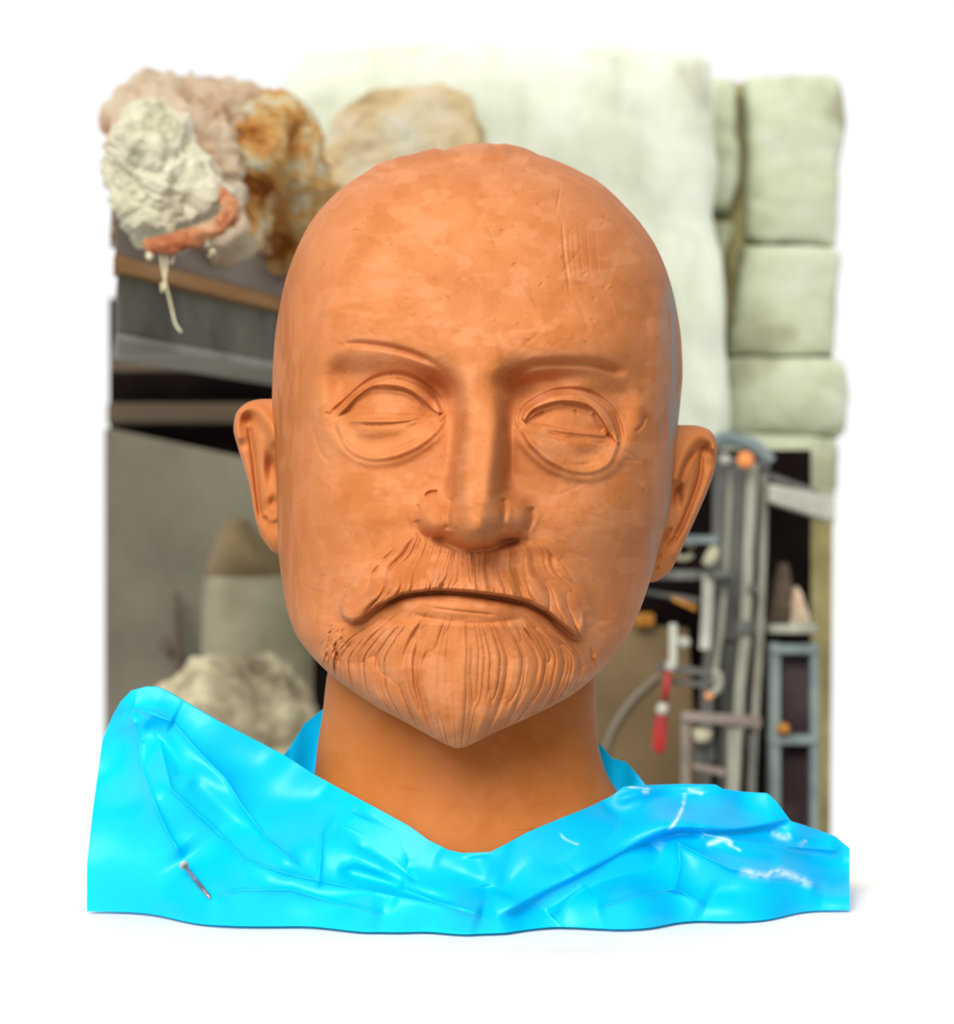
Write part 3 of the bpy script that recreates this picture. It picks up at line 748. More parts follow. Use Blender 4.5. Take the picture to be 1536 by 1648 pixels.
# ---- right socket
eye(sock=[(815, 640), (822, 612), (845, 594), (900, 588), (980, 592), (1020, 610), (1036, 645), (1030, 690), (1006, 735), (960, 768), (915, 765), (870, 740), (835, 700), (818, 670)],
    brow=([(818, 628), (828, 604), (852, 590), (900, 584), (960, 587), (1012, 602)], 7, -16, 0.12),
    inner=[(826, 636, 24, 40, -46), (865, 612, 70, 20, -34, 2, -8), (985, 620, 45, 26, -9), (828, 680, 14, 34, -8), (950, 600, 60, 14, -7)],
    ball=[(915, 700, 84, 60, 30, 2.8), (912, 697, 64, 9, 4, 2.4, 8), (915, 718, 66, 14, 7, 2, 6), (930, 622, 55, 12, 5)],
    lid=[(838, 672), (850, 655), (875, 640), (905, 632), (940, 634), (966, 648), (984, 668), (994, 692), (998, 716), (984, 708), (976, 694), (966, 676), (952, 660), (935, 652), (905, 649), (880, 654), (858, 664), (846, 680)],
    opening=[(843, 684), (858, 667), (880, 656), (905, 651), (935, 654), (956, 666), (968, 684), (976, 700), (955, 700), (915, 697), (875, 690)],
    mids=[([(862, 682), (900, 692), (950, 698), (985, 703)], 3, 5), ([(875, 694), (900, 705), (925, 706), (960, 712), (990, 712)], 2.2, -4.5),
          ([(845, 684), (860, 672), (878, 662)], 3, -6), ([(955, 664), (964, 684), (972, 694)], 3, -6), ([(905, 652), (935, 655), (955, 664)], 2.4, -4), ([(976, 698), (988, 706)], 2.5, -7),
          ([(925, 660), (930, 668)], 1.8, -4), ([(850, 702), (875, 722), (905, 740), (925, 748), (965, 745)], 3, -3), ([(838, 656), (832, 672), (836, 690)], 3, 6)],
    bag=[(834, 690), (845, 712), (862, 732), (885, 750), (918, 764), (955, 766), (984, 752), (996, 730), (1000, 712), (985, 706), (900, 700), (850, 690)],
    crow=[([(1040, 668), (1034, 685), (1022, 696)], 3, -6), ([(1005, 722), (1025, 738), (1035, 745)], 2, -3), ([(1003, 740), (1030, 742)], 2, -2)])
R.ridge([(834, 668), (850, 650), (875, 635), (905, 627), (942, 629), (970, 643), (990, 664), (1000, 692), (1003, 715)], 3.2, -8, 0.08)
R.step([(828, 700), (846, 728), (878, 756), (918, 772), (960, 774), (992, 758), (1008, 730)], 4, -5, 16)

# nose
uc = pchip([(540, 776), (600, 776), (660, 777), (720, 774), (780, 769), (850, 767), (900, 765)], v)
wn = pchip([(540, 60), (590, 46), (640, 38), (700, 37), (760, 39), (800, 40), (840, 40), (900, 40)], v)
ve = v + ((u - uc) / 52) ** 2 * 13
an = pchip([(540, 0), (580, 10), (620, 34), (660, 60), (710, 88), (760, 114), (800, 126), (832, 128), (850, 122), (862, 106), (872, 78), (878, 36), (883, 8), (890, 0), (1000, 0)], ve)
R.h += an * np.exp(-np.abs((u - uc) / wn) ** pchip([(560, 3.0), (640, 4.2), (780, 4.0), (830, 2.6), (900, 2.4)], v))
R.blob(764, 844, 45, 34, 38, 2.5)
R.blob(702, 832, 29, 29, 48, 3.0, 10); R.blob(826, 828, 27, 33, 50, 3.0, -8)
R.ridge([(728, 800), (722, 825), (722, 856)], 6, -13); R.ridge([(810, 800), (812, 822), (806, 856)], 6, -15)
R.ridge([(684, 800), (692, 793), (706, 792)], 2.5, -9); R.ridge([(672, 812), (674, 822)], 2.5, -5)
R.ridge([(672, 835), (676, 856), (695, 866)], 6, -9); R.ridge([(853, 815), (856, 838), (846, 858)], 6, -12)
R.blob(712, 866, 18, 6, -20); R.blob(815, 870, 26, 7, -30)
R.ridge([(690, 868), (740, 880), (770, 884), (810, 878), (845, 862)], 6, -12)
R.ridge([(735, 640), (733, 700), (722, 770)], 10, -5); R.ridge([(815, 640), (822, 700), (822, 780)], 9, -8)

# nasolabial folds and the smooth skin beside the moustache
R.step([(672, 852), (640, 868), (600, 900), (566, 935), (548, 975), (545, 1000)], 5, -9, 26, 0.05)
R.step([(850, 858), (892, 882), (928, 920), (950, 965), (958, 1010)], 6, 12, 30, 0.05)
R.ridge([(622, 900), (588, 925), (565, 955)], 3, 3); R.ridge([(640, 885), (600, 910)], 2, -2)

MOUST = [(549, 992), (547, 976), (556, 950), (575, 925), (604, 902), (634, 880), (668, 862), (700, 872), (740, 884), (768, 887), (800, 882), (830, 868), (858, 864), (884, 885), (908, 910), (930, 945), (942, 980), (944, 1010),
         (938, 1026), (922, 1022), (902, 1006), (880, 986), (850, 970), (810, 961), (755, 954), (700, 951), (650, 958), (610, 976), (585, 996), (568, 1003), (556, 1000)]
BEARD = [(512, 1048), (516, 1018), (530, 995), (552, 1003), (572, 1004), (600, 985), (645, 962), (700, 955), (760, 960), (820, 967), (865, 982), (900, 1010), (925, 1027), (945, 1040), (962, 1060), (970, 1085), (980, 1110), (900, 1220), (738, 1260), (560, 1220), (500, 1090)]
# beard: strands run like meridians from under the lip to the point of the chin
Lb = pchip([(950, 640), (990, 585), (1020, 520), (1060, 514), (1085, 528), (1110, 562), (1140, 612), (1170, 668), (1195, 716), (1210, 734)], v)
Rb = pchip([(950, 860), (990, 890), (1020, 932), (1060, 962), (1085, 970), (1110, 938), (1140, 886), (1170, 820), (1195, 764), (1210, 742)], v)
tbd = (u - pchip([(950, 752), (1060, 742), (1210, 738)], v)) / pchip([(950, 95), (975, 118), (1000, 152), (1030, 188), (1065, 210), (1100, 203), (1140, 172), (1175, 130), (1210, 84)], v)
tw = tbd + 0.05 * (vnoise(v / 90, tbd * 3, 5) - 0.5) + 0.012 * (vnoise(v / 40, tbd * 7, 15) - 0.5)
def strands(q, dens, along, seed):
    a = vnoise(q * dens, along, seed); b_ = vnoise(q * dens * 2.1, along * 1.6, seed + 5)
    f = lambda x: 1 - np.sqrt(np.abs(x - 0.5) * 2)
    return 1 - (f(a) * 0.62 + f(b_) * 0.38) * 1.0 - 0.15
sb_ = strands(tw, 12, v / 190, 31) - 0.4
i, d = R.inside(BEARD)
mB = np.zeros(u.shape); mB[i] = sstep(d / 14)
dBe = np.zeros(u.shape); dBe[i] = np.maximum(d, 0) * sstep((v[i] - 985) / 40)
lipm = np.exp(-(((u - 765) / 110) ** 4 + ((v - 980) / 24) ** 4))
centre = np.exp(-(tbd / 0.18) ** 2)
R.h += sstep(dBe / 26) * 8 + mB * (7 + sb_ * 15 * (1 - 0.85 * lipm) * (1 - 0.35 * centre) * (1 + 0.7 * np.abs(tbd) ** 2) * sstep((v - 965) / 60))
# lower lip
R.blob(748, 974, 120, 26, 15, 2.6, 3); R.ridge([(655, 985), (700, 997), (745, 1003), (800, 1002), (850, 994)], 4, -3)
R.ridge([(690, 978), (740, 984), (800, 990)], 2, -3)
R.ridge([(755, 1020), (748, 1100), (740, 1190)], 12, 5)
# rough left edge of the beard
for k in range(10):
    x0 = 522 + random.random() * 40; y0 = 1000 + random.random() * 60
    R.ridge([(x0, y0), (x0 - 5, y0 + 18), (x0 + 2, y0 + 38)], 2.4, random.choice([-8, 6]), 0.3)
for k in range(8):
    x0 = 940 + random.random() * 22; y0 = 1030 + random.random() * 40
    R.ridge([(x0, y0), (x0 + 6, y0 + 15), (x0 + 5, y0 + 30)], 2.4, random.choice([-7, 5]), 0.3)
# moustache
low = [(556, 1001), (585, 994), (612, 974), (650, 957), (700, 951), (755, 954), (810, 962), (850, 971), (880, 987), (905, 1010), (925, 1025), (940, 1024)]
i, d = R.inside(MOUST)
dl, sg, al = pdist(u[i], v[i], smooth_poly(low))
q = np.arctan2(u[i] - 756, v[i] - 690) * 1.0
q = q + 0.05 * (vnoise(v[i] / 34, q * 6, 3) - 0.5)
stm = strands(q, 15, v[i] / 130, 77) - 0.4
endf = np.abs(u[i] - 752) / 190
body = sstep(d / 14) * 2 + sstep((d + 1) / 7) * (34 + 4 * endf) * np.exp(-(np.maximum(dl - 11, 0) / 23) ** 2)
R.h[i] += body + sstep(d / 4) * stm * (13 + 18 * np.exp(-((dl - 10) / 26) ** 2))
R.ridge([(p[0], p[1] + 4) for p in low], 3.5, -9, 0.04)
R.blob(768, 898, 80, 15, -12); R.blob(660, 893, 40, 18, -6, 2, -30); R.blob(870, 893, 40, 18, -6, 2, 35)
R.ridge([(p[0], p[1] + 3) for p in low[2:10]], 2.5, -12, 0.1)

# tool marks on the skin
sk = fbm(u / 40, v / 26, 100, 4) * 3.6 + fbm(u / 9, v / 9, 200, 3) * 0.9
R.h += sk * 0.7
rnd = random.Random(4)
for k in range(46):
    x0 = rnd.uniform(480, 1050); y0 = rnd.choice([rnd.uniform(290, 560), rnd.uniform(760, 1000)])
    a = rnd.gauss(0, 0.5) + (math.pi / 2 if rnd.random() < 0.25 else 0); l = rnd.uniform(14, 48)
    c_, s_ = math.cos(a), math.sin(a)
    R.ridge([(x0 - c_ * l, y0 - s_ * l), (x0 + s_ * 3, y0 + c_ * 3), (x0 + c_ * l, y0 + s_ * l)], rnd.uniform(2, 5), rnd.choice([-1.0, 1.0, -0.7]), 0.3)
for k in range(34):
    x0 = rnd.uniform(560, 1000); y0 = rnd.uniform(300, 540)
    R.ridge([(x0, y0), (x0 + rnd.uniform(-5, 5), y0 + rnd.uniform(-5, 5))], 1.8, rnd.choice([-2.0, 1.5]), 0, smooth=False)
for dx in (0, 9, 16, 26, 38, 52):
    R.ridge([(905 + dx, 345), (908 + dx, 400), (914 + dx, 460)], 1.8, -0.8 if dx else -1.6, 0.3)
R.ridge([(904, 350), (908, 400), (914, 440), (918, 480)], 2.2, -1.6, 0.2)
R.ridge([(903, 296), (895, 345)], 2.0, -2.5, 0.3, False)
# slabs of clay added at the crown
R.step([(640, 262), (690, 253), (740, 258), (800, 256), (860, 262), (900, 285)], 3, -8, 22)
R.step([(860, 262), (905, 290), (960, 320), (1000, 350)], 3, 5, 20)
hf2 = hf + (R.h * front).reshape(hf.shape)

Gf = to3(Uf, Vf, hf2)
# lumps along the crown outline
Gb = to3(Ub, Vb, hb)
G = np.concatenate([Gf, Gb], 1)
Uall = np.concatenate([Uf, Ub], 1); Vall = np.concatenate([Vf, Vb], 1)
crown = (np.exp(-((Uall - 795) / 62) ** 6) * 0.0020 + np.exp(-((Uall - 690) / 16) ** 4) * 0.0012) * np.exp(-((Vall - 236) / 20) ** 2)
G[..., 2] += crown + (vnoise(Uall / 14, Vall / 14, 8) - 0.5) * 0.0012 * np.exp(-((Vall - 236) / 30) ** 2)
NC = NF + NBK
Nn = grid_normals(G, True); Nn[0] = (0, 0, 1); Nn[-1] = (0, -0.3, -0.95)
G[0] = G[0].mean(0); G[-1] = G[-1].mean(0)

def wear_shading_of(Ua, Va, isfront):
    # r: grey streaks on the right temple, g: ochre strokes, painted left-side shade, darker crown, b: paler rubbed patches
    edge = sstep((Ua - (1052 - 20 * sstep((Va - 700) / 200))) / 36) * sstep((Va - 420) / 70) * sstep((1010 - Va) / 130)
    st1 = sstep((vnoise(Ua / 7, Va / 75, 51) * 0.65 + vnoise(Ua / 3, Va / 40, 52) * 0.35 - 0.30) / 0.35)
    r = edge * (0.22 + 0.72 * st1)
    left = sstep((520 - Ua) / 75) * sstep((Va - 330) / 120) * sstep((1080 - Va) / 100)  # darkens the left side as painted shade, streaked with ochre
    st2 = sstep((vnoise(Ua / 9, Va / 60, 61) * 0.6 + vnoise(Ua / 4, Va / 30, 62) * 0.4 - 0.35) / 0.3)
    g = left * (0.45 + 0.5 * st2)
    pt = sstep((fbm(Ua / 36, Va / 24, 71, 3) - 0.07) / 0.14) * 0.2
    topz = sstep((300 - Va) / 60) * 0.2
    neckz = 0
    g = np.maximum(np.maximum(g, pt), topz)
    b_ = sstep((fbm(Ua / 44 + 9, Va / 26, 81, 3) - 0.05) / 0.14) * 0.45 * sstep((Ua - 520) / 60)
    # flat bottoms of worked-in nicks and darker clay under the nose and at the beard edge
    nick = sstep((vnoise(Ua / 5, Va / 5, 91) - 0.93) / 0.04) * 0.5
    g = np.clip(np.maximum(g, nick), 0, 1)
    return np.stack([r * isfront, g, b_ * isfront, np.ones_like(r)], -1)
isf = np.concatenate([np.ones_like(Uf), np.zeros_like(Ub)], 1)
W = wear_shading_of(Uall, Vall, isf).reshape(-1, 4)
verts = G.reshape(-1, 3); norms = Nn.reshape(-1, 3)
faces = grid_faces(NR, NC, True)[:, ::-1]
fu = Uall.ravel()[faces[:, 0]]; fv = Vall.ravel()[faces[:, 0]]; ff = isf.ravel()[faces[:, 0]] > 0.5
RF = Relief(fu, fv)
def inpoly(poly):
    m = np.zeros(fu.shape, bool)
    i, d = RF.inside(poly)
    m[i] = d > 0
    return m & ff
mMo = inpoly(MOUST)
mBe = inpoly(BEARD) & ~mMo
EYE_L = [(532, 690), (538, 668), (556, 645), (580, 624), (606, 608), (636, 602), (666, 609), (694, 628), (710, 646), (724, 664), (722, 684), (700, 712), (655, 742), (605, 752), (572, 744), (545, 722)]
EYE_R = [(828, 695), (836, 672), (850, 651), (875, 636), (905, 627), (942, 629), (970, 644), (988, 666), (999, 692), (1008, 725), (992, 758), (960, 773), (918, 771), (878, 756), (846, 728)]
NOSE = [(738, 610), (775, 596), (812, 610), (818, 700), (818, 790), (850, 800), (860, 840), (846, 866), (815, 878), (770, 888), (720, 876), (680, 864), (668, 840), (680, 800), (718, 780), (730, 700)]
mEl = inpoly(EYE_L); mEr = inpoly(EYE_R); mNo = inpoly(NOSE) & ~mMo & ~mEl & ~mEr

# neck and chest, same clay body
NT_L = [(1030, 545), (1085, 527), (1150, 519), (1200, 511), (1250, 505), (1290, 480), (1350, 400), (1400, 330), (1500, 280)]
NT_R = [(1030, 940), (1090, 958), (1150, 960), (1200, 964), (1240, 975), (1290, 1008), (1330, 1070), (1400, 1150), (1500, 1190)]
NT_F = [(1030, 90), (1150, 112), (1250, 132), (1372, 165), (1500, 190)]
def neck_h(u, v):
    L = pchip(NT_L, v); R_ = pchip(NT_R, v)
    t = np.clip((u - (L + R_) / 2) / ((R_ - L) / 2), -1, 1)
    return -50 + (pchip(NT_F, v) + 50) * (1 - np.abs(t) ** 2.1) ** 0.5
nvv = np.linspace(1030, 1500, 240)
a = np.linspace(-math.pi, math.pi, 300, endpoint=False)
Ln = pchip(NT_L, nvv); Rn = pchip(NT_R, nvv)
Un = (Ln + Rn)[:, None] / 2 + (Rn - Ln)[:, None] / 2 * np.sin(a)[None, :]
Fn = pchip(NT_F, nvv)
Hn = -50 + np.where(np.cos(a) > 0, 1, 0)[None, :] * (Fn[:, None] + 50) * np.abs(np.cos(a)[None, :]) ** (1.0) + np.where(np.cos(a) <= 0, 1, 0)[None, :] * 190 * np.cos(a)[None, :]
Vn = np.repeat(nvv[:, None], 300, 1)
Hn = Hn + (fbm(Un / 40, Vn / 40, 301, 4) * 4 + fbm(Un / 8, Vn / 20, 302, 2) * 0.9) * (np.cos(a)[None, :] > 0.1)
Rk = Relief(Un.ravel(), Vn.ravel())
for pts in ([(838, 1302), (880, 1292)], [(715, 1305), (735, 1295)], [(630, 1262), (690, 1272)], [(780, 1310), (830, 1280)], [(870, 1255), (860, 1285)], [(820, 1333), (880, 1332)]):
    Rk.ridge(pts, 2, 2.2, 0.3, False)
Hn = Hn + Rk.h.reshape(Hn.shape) * (np.cos(a)[None, :] > 0)
Gn = to3(Un, Vn, Hn)
Gn[..., 2] = np.maximum(Gn[..., 2], BT + 0.001)
Nk = grid_normals(Gn, True)
Wn = wear_shading_of(Un, np.full_like(Vn, 200.0), np.zeros_like(Un)); Wn[..., 0] = 0; Wn[..., 2] = 0
Wn[..., 1] = 0.55 + 0.3 * fbm(Un / 50, Vn / 60, 303, 3)  # neck coloured darker, standing in for shade under the chin
rest = ~(mMo | mBe | mEl | mEr | mNo)
fr = faces[rest]
idx, inv = np.unique(fr, return_inverse=True)
vcat = np.concatenate([verts[idx], Gn.reshape(-1, 3)]); ncat = np.concatenate([norms[idx], Nk.reshape(-1, 3)])
wcat = np.concatenate([W[idx], Wn.reshape(-1, 4)])
fcat = np.concatenate([inv.reshape(fr.shape), grid_faces(240, 300, True)[:, ::-1] + len(idx)])
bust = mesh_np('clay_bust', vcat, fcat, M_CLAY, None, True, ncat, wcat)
tag(bust, 'terracotta clay bust of a bald bearded man wrapped in blue plastic', 'sculpture')
def bp(mask, name, lab=None):
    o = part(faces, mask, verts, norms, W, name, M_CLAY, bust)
    if lab: tag(o, lab)
    return o
bp(mMo, 'moustache', 'drooping combed clay moustache')
bp(mBe, 'beard', 'pointed goatee with combed strands')
bp(mEl, 'eye', 'blank clay eye on the left of the photograph'); bp(mEr, 'eye', 'blank clay eye on the right of the photograph')
bp(mNo, 'nose', 'long straight clay nose')

# ears: shaped plates with helix, antihelix, concha and lobe
def ear(name, outer, inner, feats, side, lab, tilt):
    """outer/inner: (v,u) tables; side -1 = left of the photograph"""
    v0, v1 = outer[0][0], outer[-1][0]
    nr, nc = 200, 110
    ph = np.linspace(0, math.pi, nr)
    ev = v0 + (v1 - v0) * (0.5 * (1 - np.cos(ph)) * 0.6 + 0.4 * ph / math.pi)
    def fphi(x): return np.arccos(np.clip(1 - 2 * (np.asarray(x, float) - v0) / (v1 - v0), -1, 1))
    O = pchip([(float(fphi(a)), b) for a, b in outer], fphi(ev)); I = pchip([(float(fphi(a)), b) for a, b in inner], fphi(ev))
    s = np.linspace(0, 1, nc)            # 0 outer edge, 1 inside the head
    s = s ** 1.3
    U = O[:, None] + (I - O)[:, None] * s[None, :]
    V = np.repeat(ev[:, None], nc, 1)
    r = Relief(U.ravel().copy(), V.ravel().copy())
    for f in feats: getattr(r, f[0])(*f[1:])
    wid = np.abs(U - O[:, None])
    rnd_ = 13 * np.sqrt(np.clip(1 - (1 - np.clip(wid / 11, 0, 1)) ** 2, 0, 1)) * np.sin(ph)[:, None] ** 0.25
    base = tilt[0] + tilt[1] * np.clip(wid / 70, 0, 1)
    Hf = base + rnd_ + r.h.reshape(U.shape) * np.clip(wid / 5, 0, 1)
    Hb_ = base - 9 * np.sqrt(np.clip(1 - (1 - np.clip(wid / 11, 0, 1)) ** 2, 0, 1)) - 8 * np.clip(wid / 60, 0, 1)
    A = to3(U, V, Hf); B = to3(U, V, Hb_)
    Gx = np.concatenate([A[:, ::-1], B[:, 1:]], 1)
    F = grid_faces(nr, Gx.shape[1])
    if side > 0: F = F[:, ::-1]
    w_ = np.zeros((Gx.shape[0] * Gx.shape[1], 4)); w_[:, 3] = 1; w_[:, 1] = 0.15
    o = mesh_np(name, Gx.reshape(-1, 3), F, M_CLAY, bust, True, None, w_)
    return tag(o, lab)
ear('ear', [(642, 428), (645, 405), (655, 388), (668, 379), (690, 376), (720, 383), (755, 394), (790, 403), (830, 410), (860, 419), (880, 432), (892, 450)],
    [(642, 450), (700, 470), (892, 475)],
    [('ridge', [(384, 720), (379, 690), (384, 668), (400, 655), (420, 662), (438, 690), (452, 720)], 13, 20, 0.1),
     ('ridge', [(386, 715), (398, 775), (408, 830), (420, 868)], 9, 11, 0.1),
     ('blob', 399, 674, 9, 10, -18), ('ridge', [(400, 680), (409, 740), (415, 800), (420, 840)], 4.5, -12, 0.1),
     ('ridge', [(418, 690), (424, 750), (424, 790), (430, 820)], 8, 7, 0.15), ('blob', 438, 750, 10, 20, -24), ('blob', 440, 808, 7, 9, -12),
     ('ridge', [(422, 825), (436, 836), (448, 832)], 5, 8, 0.2), ('blob', 428, 835, 8, 6, -7), ('blob', 442, 868, 18, 18, 8), ('blob', 436, 800, 8, 20, 4)],
    -1, 'clay ear on the left of the photograph', (-75, 45))
ear('ear', [(684, 1112), (687, 1130), (692, 1142), (702, 1150), (720, 1155), (750, 1152), (785, 1141), (825, 1124), (865, 1106), (900, 1090), (920, 1078), (930, 1066), (937, 1050)],
    [(684, 1070), (760, 1062), (850, 1045), (900, 1035), (937, 1030)],
    [('ridge', [(1150, 735), (1150, 712), (1132, 700), (1112, 712), (1098, 745), (1086, 785)], 14, 20, 0.1),
     ('ridge', [(1150, 745), (1138, 785), (1118, 830), (1098, 872), (1080, 905)], 10, 11, 0.1),
     ('blob', 1134, 722, 9, 9, -20), ('ridge', [(1130, 725), (1127, 765), (1114, 805), (1098, 845), (1085, 868)], 4, -12, 0.1), ('ridge', [(1122, 722), (1106, 745), (1096, 775), (1088, 800)], 4.5, -14, 0.15),
     ('ridge', [(1120, 735), (1112, 780), (1096, 825)], 7, 5, 0.2), ('blob', 1090, 800, 9, 16, -24), ('ridge', [(1082, 848), (1076, 858), (1070, 872)], 3.5, -9, 0.2),
     ('ridge', [(1088, 866), (1078, 874)], 3, -7, 0), ('blob', 1063, 895, 3, 5, -6), ('blob', 1058, 914, 3, 4, -6), ('blob', 1068, 905, 18, 18, 6)],
    1, 'clay ear on the right of the photograph', (-75, 45))

# ------------------------------------------------------------------ blue plastic sheet
TOP = [(128, 1500), (150, 1300), (165, 1190), (182, 1150), (195, 1128), (212, 1111), (235, 1105), (252, 1105), (268, 1112), (350, 1160), (460, 1217), (505, 1246), (560, 1276), (620, 1308), (660, 1330), (690, 1352), (722, 1368), (745, 1373), (790, 1371),
       (815, 1358), (850, 1339), (900, 1318), (945, 1300), (985, 1281), (1004, 1266), (1040, 1264), (1100, 1262), (1153, 1263), (1165, 1270), (1200, 1275), (1236, 1277), (1250, 1290), (1274, 1322), (1300, 1330), (1345, 1346), (1368, 1365), (1376, 1500)]
nu = 820; nf_ = 300; nbk = 40
us = np.linspace(140, 1368, nu)
tv = np.interp(us, [a for a, b in TOP], [b for a, b in TOP])
ctrl = [(250, 1110, 0), (160, 1200, -50), (150, 1490, 60), (300, 1300, 70), (400, 1200, 10), (400, 1490, 190), (510, 1250, 50), (560, 1400, 165), (640, 1320, 130), (740, 1372, 182), (800, 1370, 182), (770, 1490, 250), (620, 1490, 235),
        (880, 1325, 130), (985, 1283, 60), (1000, 1480, 215), (1100, 1265, 0), (1235, 1280, -40), (1360, 1360, -90), (1360, 1490, 50), (1150, 1400, 105), (1180, 1490, 150), (1080, 1350, 95)]
def base_h(u, v):
    num = 0; den = 0
    for a, b_, c_ in ctrl:
        w_ = 1 / (((u - a) ** 2 + ((v - b_) * 1.3) ** 2) + 900) ** 1.6
        num = num + w_ * c_; den = den + w_
    return num / den
ssv = np.linspace(0, 1, nf_)
UU = np.repeat(us[None, :], nf_, 0)
# the hem lies on the bench: find the row where the sheet meets the bench top
hh = base_h(us, np.full(nu, 1490.0))
vb = 824 + (CAMZ - BT - 0.002) * FPX / (HEADY - hh / PXM)
vb = np.maximum(vb, tv + 20)
VV = vb[None, :] + (tv - vb)[None, :] * ssv[:, None]
hbase = base_h(UU, VV)
T = Relief(UU.ravel(), VV.ravel())
def K(pts, w, a):
    T.crest(pts, w * 2.0, a * 1.35)
    T.crest(pts, 3.2, 4.6)
K([(214, 1139), (278, 1162), (321, 1211), (364, 1254), (388, 1294), (430, 1352), (489, 1400)], 16, 15)
K([(209, 1141), (226, 1192), (227, 1230), (249, 1294), (275, 1350), (299, 1384)], 14, 18)
K([(243, 1160), (257, 1192), (275, 1270), (337, 1326), (396, 1386), (470, 1408), (560, 1427), (700, 1455), (800, 1480)], 15, 16)
K([(209, 1139), (245, 1146), (281, 1163)], 8, 9)
K([(347, 1440), (390, 1432), (468, 1432), (537, 1452), (620, 1470)], 14, 12)
K([(548, 1294), (518, 1339), (513, 1432)], 3, 2.5)
K([(560, 1303), (640, 1338), (650, 1362), (654, 1400)], 6, 6)
K([(545, 1326), (600, 1350), (640, 1362)], 6, -4)
T.blob(600, 1390, 34, 14, 11, 3, 25); T.ridge([(570, 1364), (600, 1362), (628, 1380), (656, 1406), (676, 1422)], 5, -8)
T.ridge([(540, 1398), (600, 1414), (660, 1436), (740, 1458)], 11, -16)
T.ridge([(440, 1352), (400, 1330), (350, 1290), (300, 1250)], 16, -9)
T.ridge([(230, 1165), (262, 1190), (300, 1255)], 12, -8)
K([(640, 1425), (700, 1450), (778, 1471)], 12, 12)
T.ridge([(700, 1375), (760, 1410), (790, 1440)], 16, -8); T.ridge([(846, 1345), (825, 1400), (812, 1450)], 18, -12)
T.ridge([(770, 1375), (775, 1430)], 22, 8)
# right collar roll overlapping the lower sheet
T.step([(800, 1478), (850, 1452), (900, 1427), (985, 1385), (1071, 1340), (1130, 1336), (1185, 1337), (1240, 1328), (1280, 1316)], 3.5, -42, 46, 0.08)
T.ridge([(860, 1462), (930, 1428), (1000, 1392), (1060, 1356)], 13, -14)
T.ridge([(900, 1400), (1000, 1355), (1100, 1310), (1200, 1300)], 26, 12)
K([(1075, 1346), (1110, 1366), (1175, 1398), (1240, 1412), (1330, 1430)], 10, 14)
K([(1115, 1338), (1180, 1352), (1260, 1362), (1360, 1370)], 9, 11)
T.ridge([(1120, 1352), (1180, 1375), (1260, 1392)], 12, -8)
K([(1090, 1345), (1095, 1390), (1085, 1440)], 12, 8); K([(886, 1476), (915, 1446), (943, 1420)], 7, 10); K([(960, 1460), (1040, 1438), (1088, 1430), (1140, 1460)], 12, 12)
T.ridge([(985, 1290), (1060, 1272), (1153, 1266)], 8, 6)
T.h += fbm(T.u / 160, T.v / 90, 500, 2) * 14 + fbm(T.u / 40 + T.v / 60, T.v / 50, 501, 2) * 1.5
nh = neck_h(UU, VV)
inneck = (UU > pchip(NT_L, VV) - 4) & (UU < pchip(NT_R, VV) + 4)
H = hbase + T.h.reshape(UU.shape)
nl = nh + 9
H = np.where(inneck, nl + 0.5 * ((H - nl) + np.sqrt((H - nl) ** 2 + 60)), H)
Tt = to3(UU, VV, H)
Tt[0, :, 2] = np.minimum(Tt[0, :, 2], BT + 0.002)
Tt[..., 2] = np.maximum(Tt[..., 2], BT + 0.0015)
# over the top edge and down behind
kk = np.linspace(0, 1, nbk)[1:]
top = Tt[-1]
bk_off = np.interp(us, [140, 200, 480, 520, 700, 850, 980, 1020, 1368], [0.10, 0.12, 0.07, 0.02, 0.008, 0.008, 0.02, 0.09, 0.10])
rows = []
for k in kk:
    r_ = top.copy()
    r_[:, 1] += bk_off * (1 - (1 - k) ** 1.5) * 1.0 + 0.001
    r_[:, 2] -= 0.10 * k ** 1.8 + 0.0006 * math.sin(k * 9)
    r_[:, 2] = np.maximum(r_[:, 2], BT + 0.0015)
    rows.append(r_)
Tt = np.concatenate([Tt, np.array(rows)], 0)
nrow = Tt.shape[0]
Fc = grid_faces(nrow, nu)
# white streaks on the plastic
white_marks = np.zeros(UU.shape)
Sr = Relief(UU.ravel(), VV.ravel())
for pts, w_, a_ in (([(1103, 1272), (1100, 1295), (1090, 1318), (1075, 1338)], 2.6, 0.9), ([(1105, 1270), (1125, 1275), (1133, 1280)], 3, 0.6), ([(1008, 1266), (1050, 1270)], 1.5, 0.8), ([(1032, 1275), (1046, 1274)], 3, 0.8),
                    ([(900, 1340), (912, 1352), (935, 1360)], 1.8, 0.5), ([(1135, 1362), (1165, 1350), (1180, 1362)], 4, 0.7), ([(1165, 1355), (1195, 1370)], 2, 0.5), ([(1185, 1402), (1230, 1408), (1260, 1404), (1295, 1418), (1310, 1432)], 6, 0.8),
                    ([(1240, 1338), (1262, 1348), (1275, 1342)], 5, 0.5), ([(1130, 1342), (1170, 1350)], 1.4, 0.5), ([(1285, 1362), (1300, 1352)], 3, 0.4)):
    Sr.ridge(pts, w_, a_, 0.15)
white_marks = np.clip(Sr.h * (0.1 + 1.5 * vnoise(Sr.u / 8 + Sr.v / 9, Sr.v / 6 - Sr.u / 15, 5)), 0, 1)
Wt = np.zeros((nrow * nu, 4)); Wt[:, 3] = 1; Wt[:nf_ * nu, 0] = white_marks
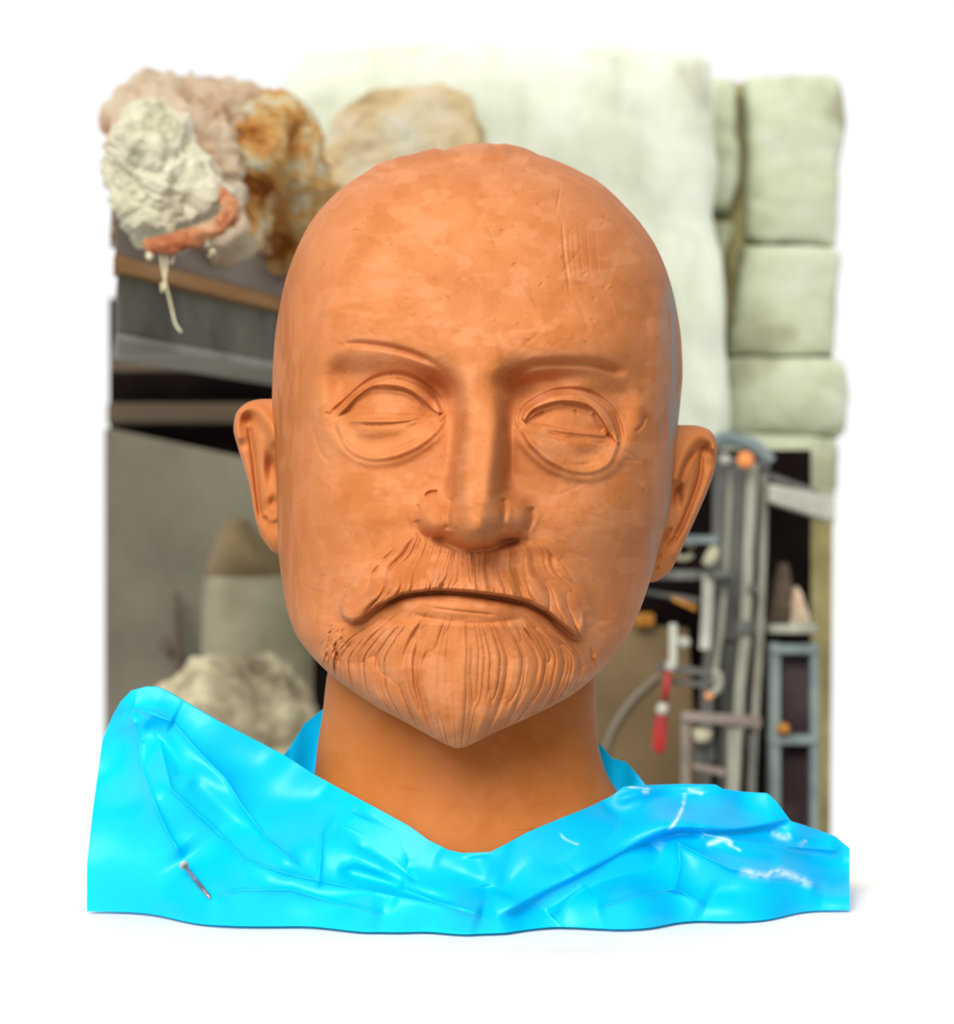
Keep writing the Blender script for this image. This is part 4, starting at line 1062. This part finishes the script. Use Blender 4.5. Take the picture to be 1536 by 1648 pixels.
# collar of the sheet standing behind the neck
cu = np.array([448, 465, 490, 526, 545, 640, 760, 880, 945, 962, 985, 1008, 1024, 1040, 1052], float)
ct = np.array([1226, 1205, 1165, 1136, 1120, 1110, 1110, 1125, 1165, 1192, 1220, 1226, 1244, 1264, 1280], float)
ch = np.array([-60, -90, -120, -150, -190, -255, -285, -260, -200, -150, -125, -110, -90, -80, -70], float)
nc2 = 200; nr2 = 60
cs = np.linspace(448, 1052, nc2)
ctv = np.interp(cs, cu, ct); chv = np.interp(cs, cu, ch)
dn = np.linspace(0, 1, nr2)
CU = np.repeat(cs[None], nr2, 0)
CV = ctv[None] + dn[:, None] * 170
CH = chv[None] + dn[:, None] * 26 + 9 * np.sin(cs / 9.0)[None] * (dn[:, None] ** 0.7) + fbm(CU / 30, CV / 80, 611, 2) * 22 * dn[:, None]
Gc = to3(CU, CV, CH)
allv = np.concatenate([Tt.reshape(-1, 3), Gc.reshape(-1, 3)])
allf = np.concatenate([Fc, grid_faces(nr2, nc2)[:, ::-1] + nrow * nu])
wc = np.zeros((nr2 * nc2, 4)); wc[:, 3] = 1
sheet = mesh_np('plastic_sheet', allv, allf, M_TARP, None, True, None, np.concatenate([Wt, wc]))
tag(sheet, 'glossy bright blue plastic sheet wrapped round the shoulders of the bust', 'plastic sheet')

# nail stuck through the sheet
def on_sheet(u0, v0):
    j = int(round((u0 - 140) / (1368 - 140) * (nu - 1)))
    i = int(np.argmin(np.abs(VV[:, j] - v0)))
    return Vector(Tt[i, j])
a3 = on_sheet(301, 1388) + Vector((0, -0.012, 0)); b3 = on_sheet(339, 1446) + Vector((0, -0.0008, 0))
d3 = (b3 - a3).normalized()
nail = MB().tube([a3, a3 + (b3 - a3) * 0.9, b3], [0.0014, 0.0014, 0.0006], 14).build('nail', M_NAIL, None, 0, True)
tag(nail, 'steel nail pinning the blue sheet at the lower left', 'nail')
hd = MB().tube([a3 - d3 * 0.0012, a3 - d3 * 0.001, a3 + d3 * 0.0004, a3 + d3 * 0.0010], [0.0026, 0.0030, 0.0030, 0.0014], 20).build('nail_head', M_LIGHTSTEEL, None, 0, False)
hd.parent = nail; tag(hd, 'flat round pale nail head')
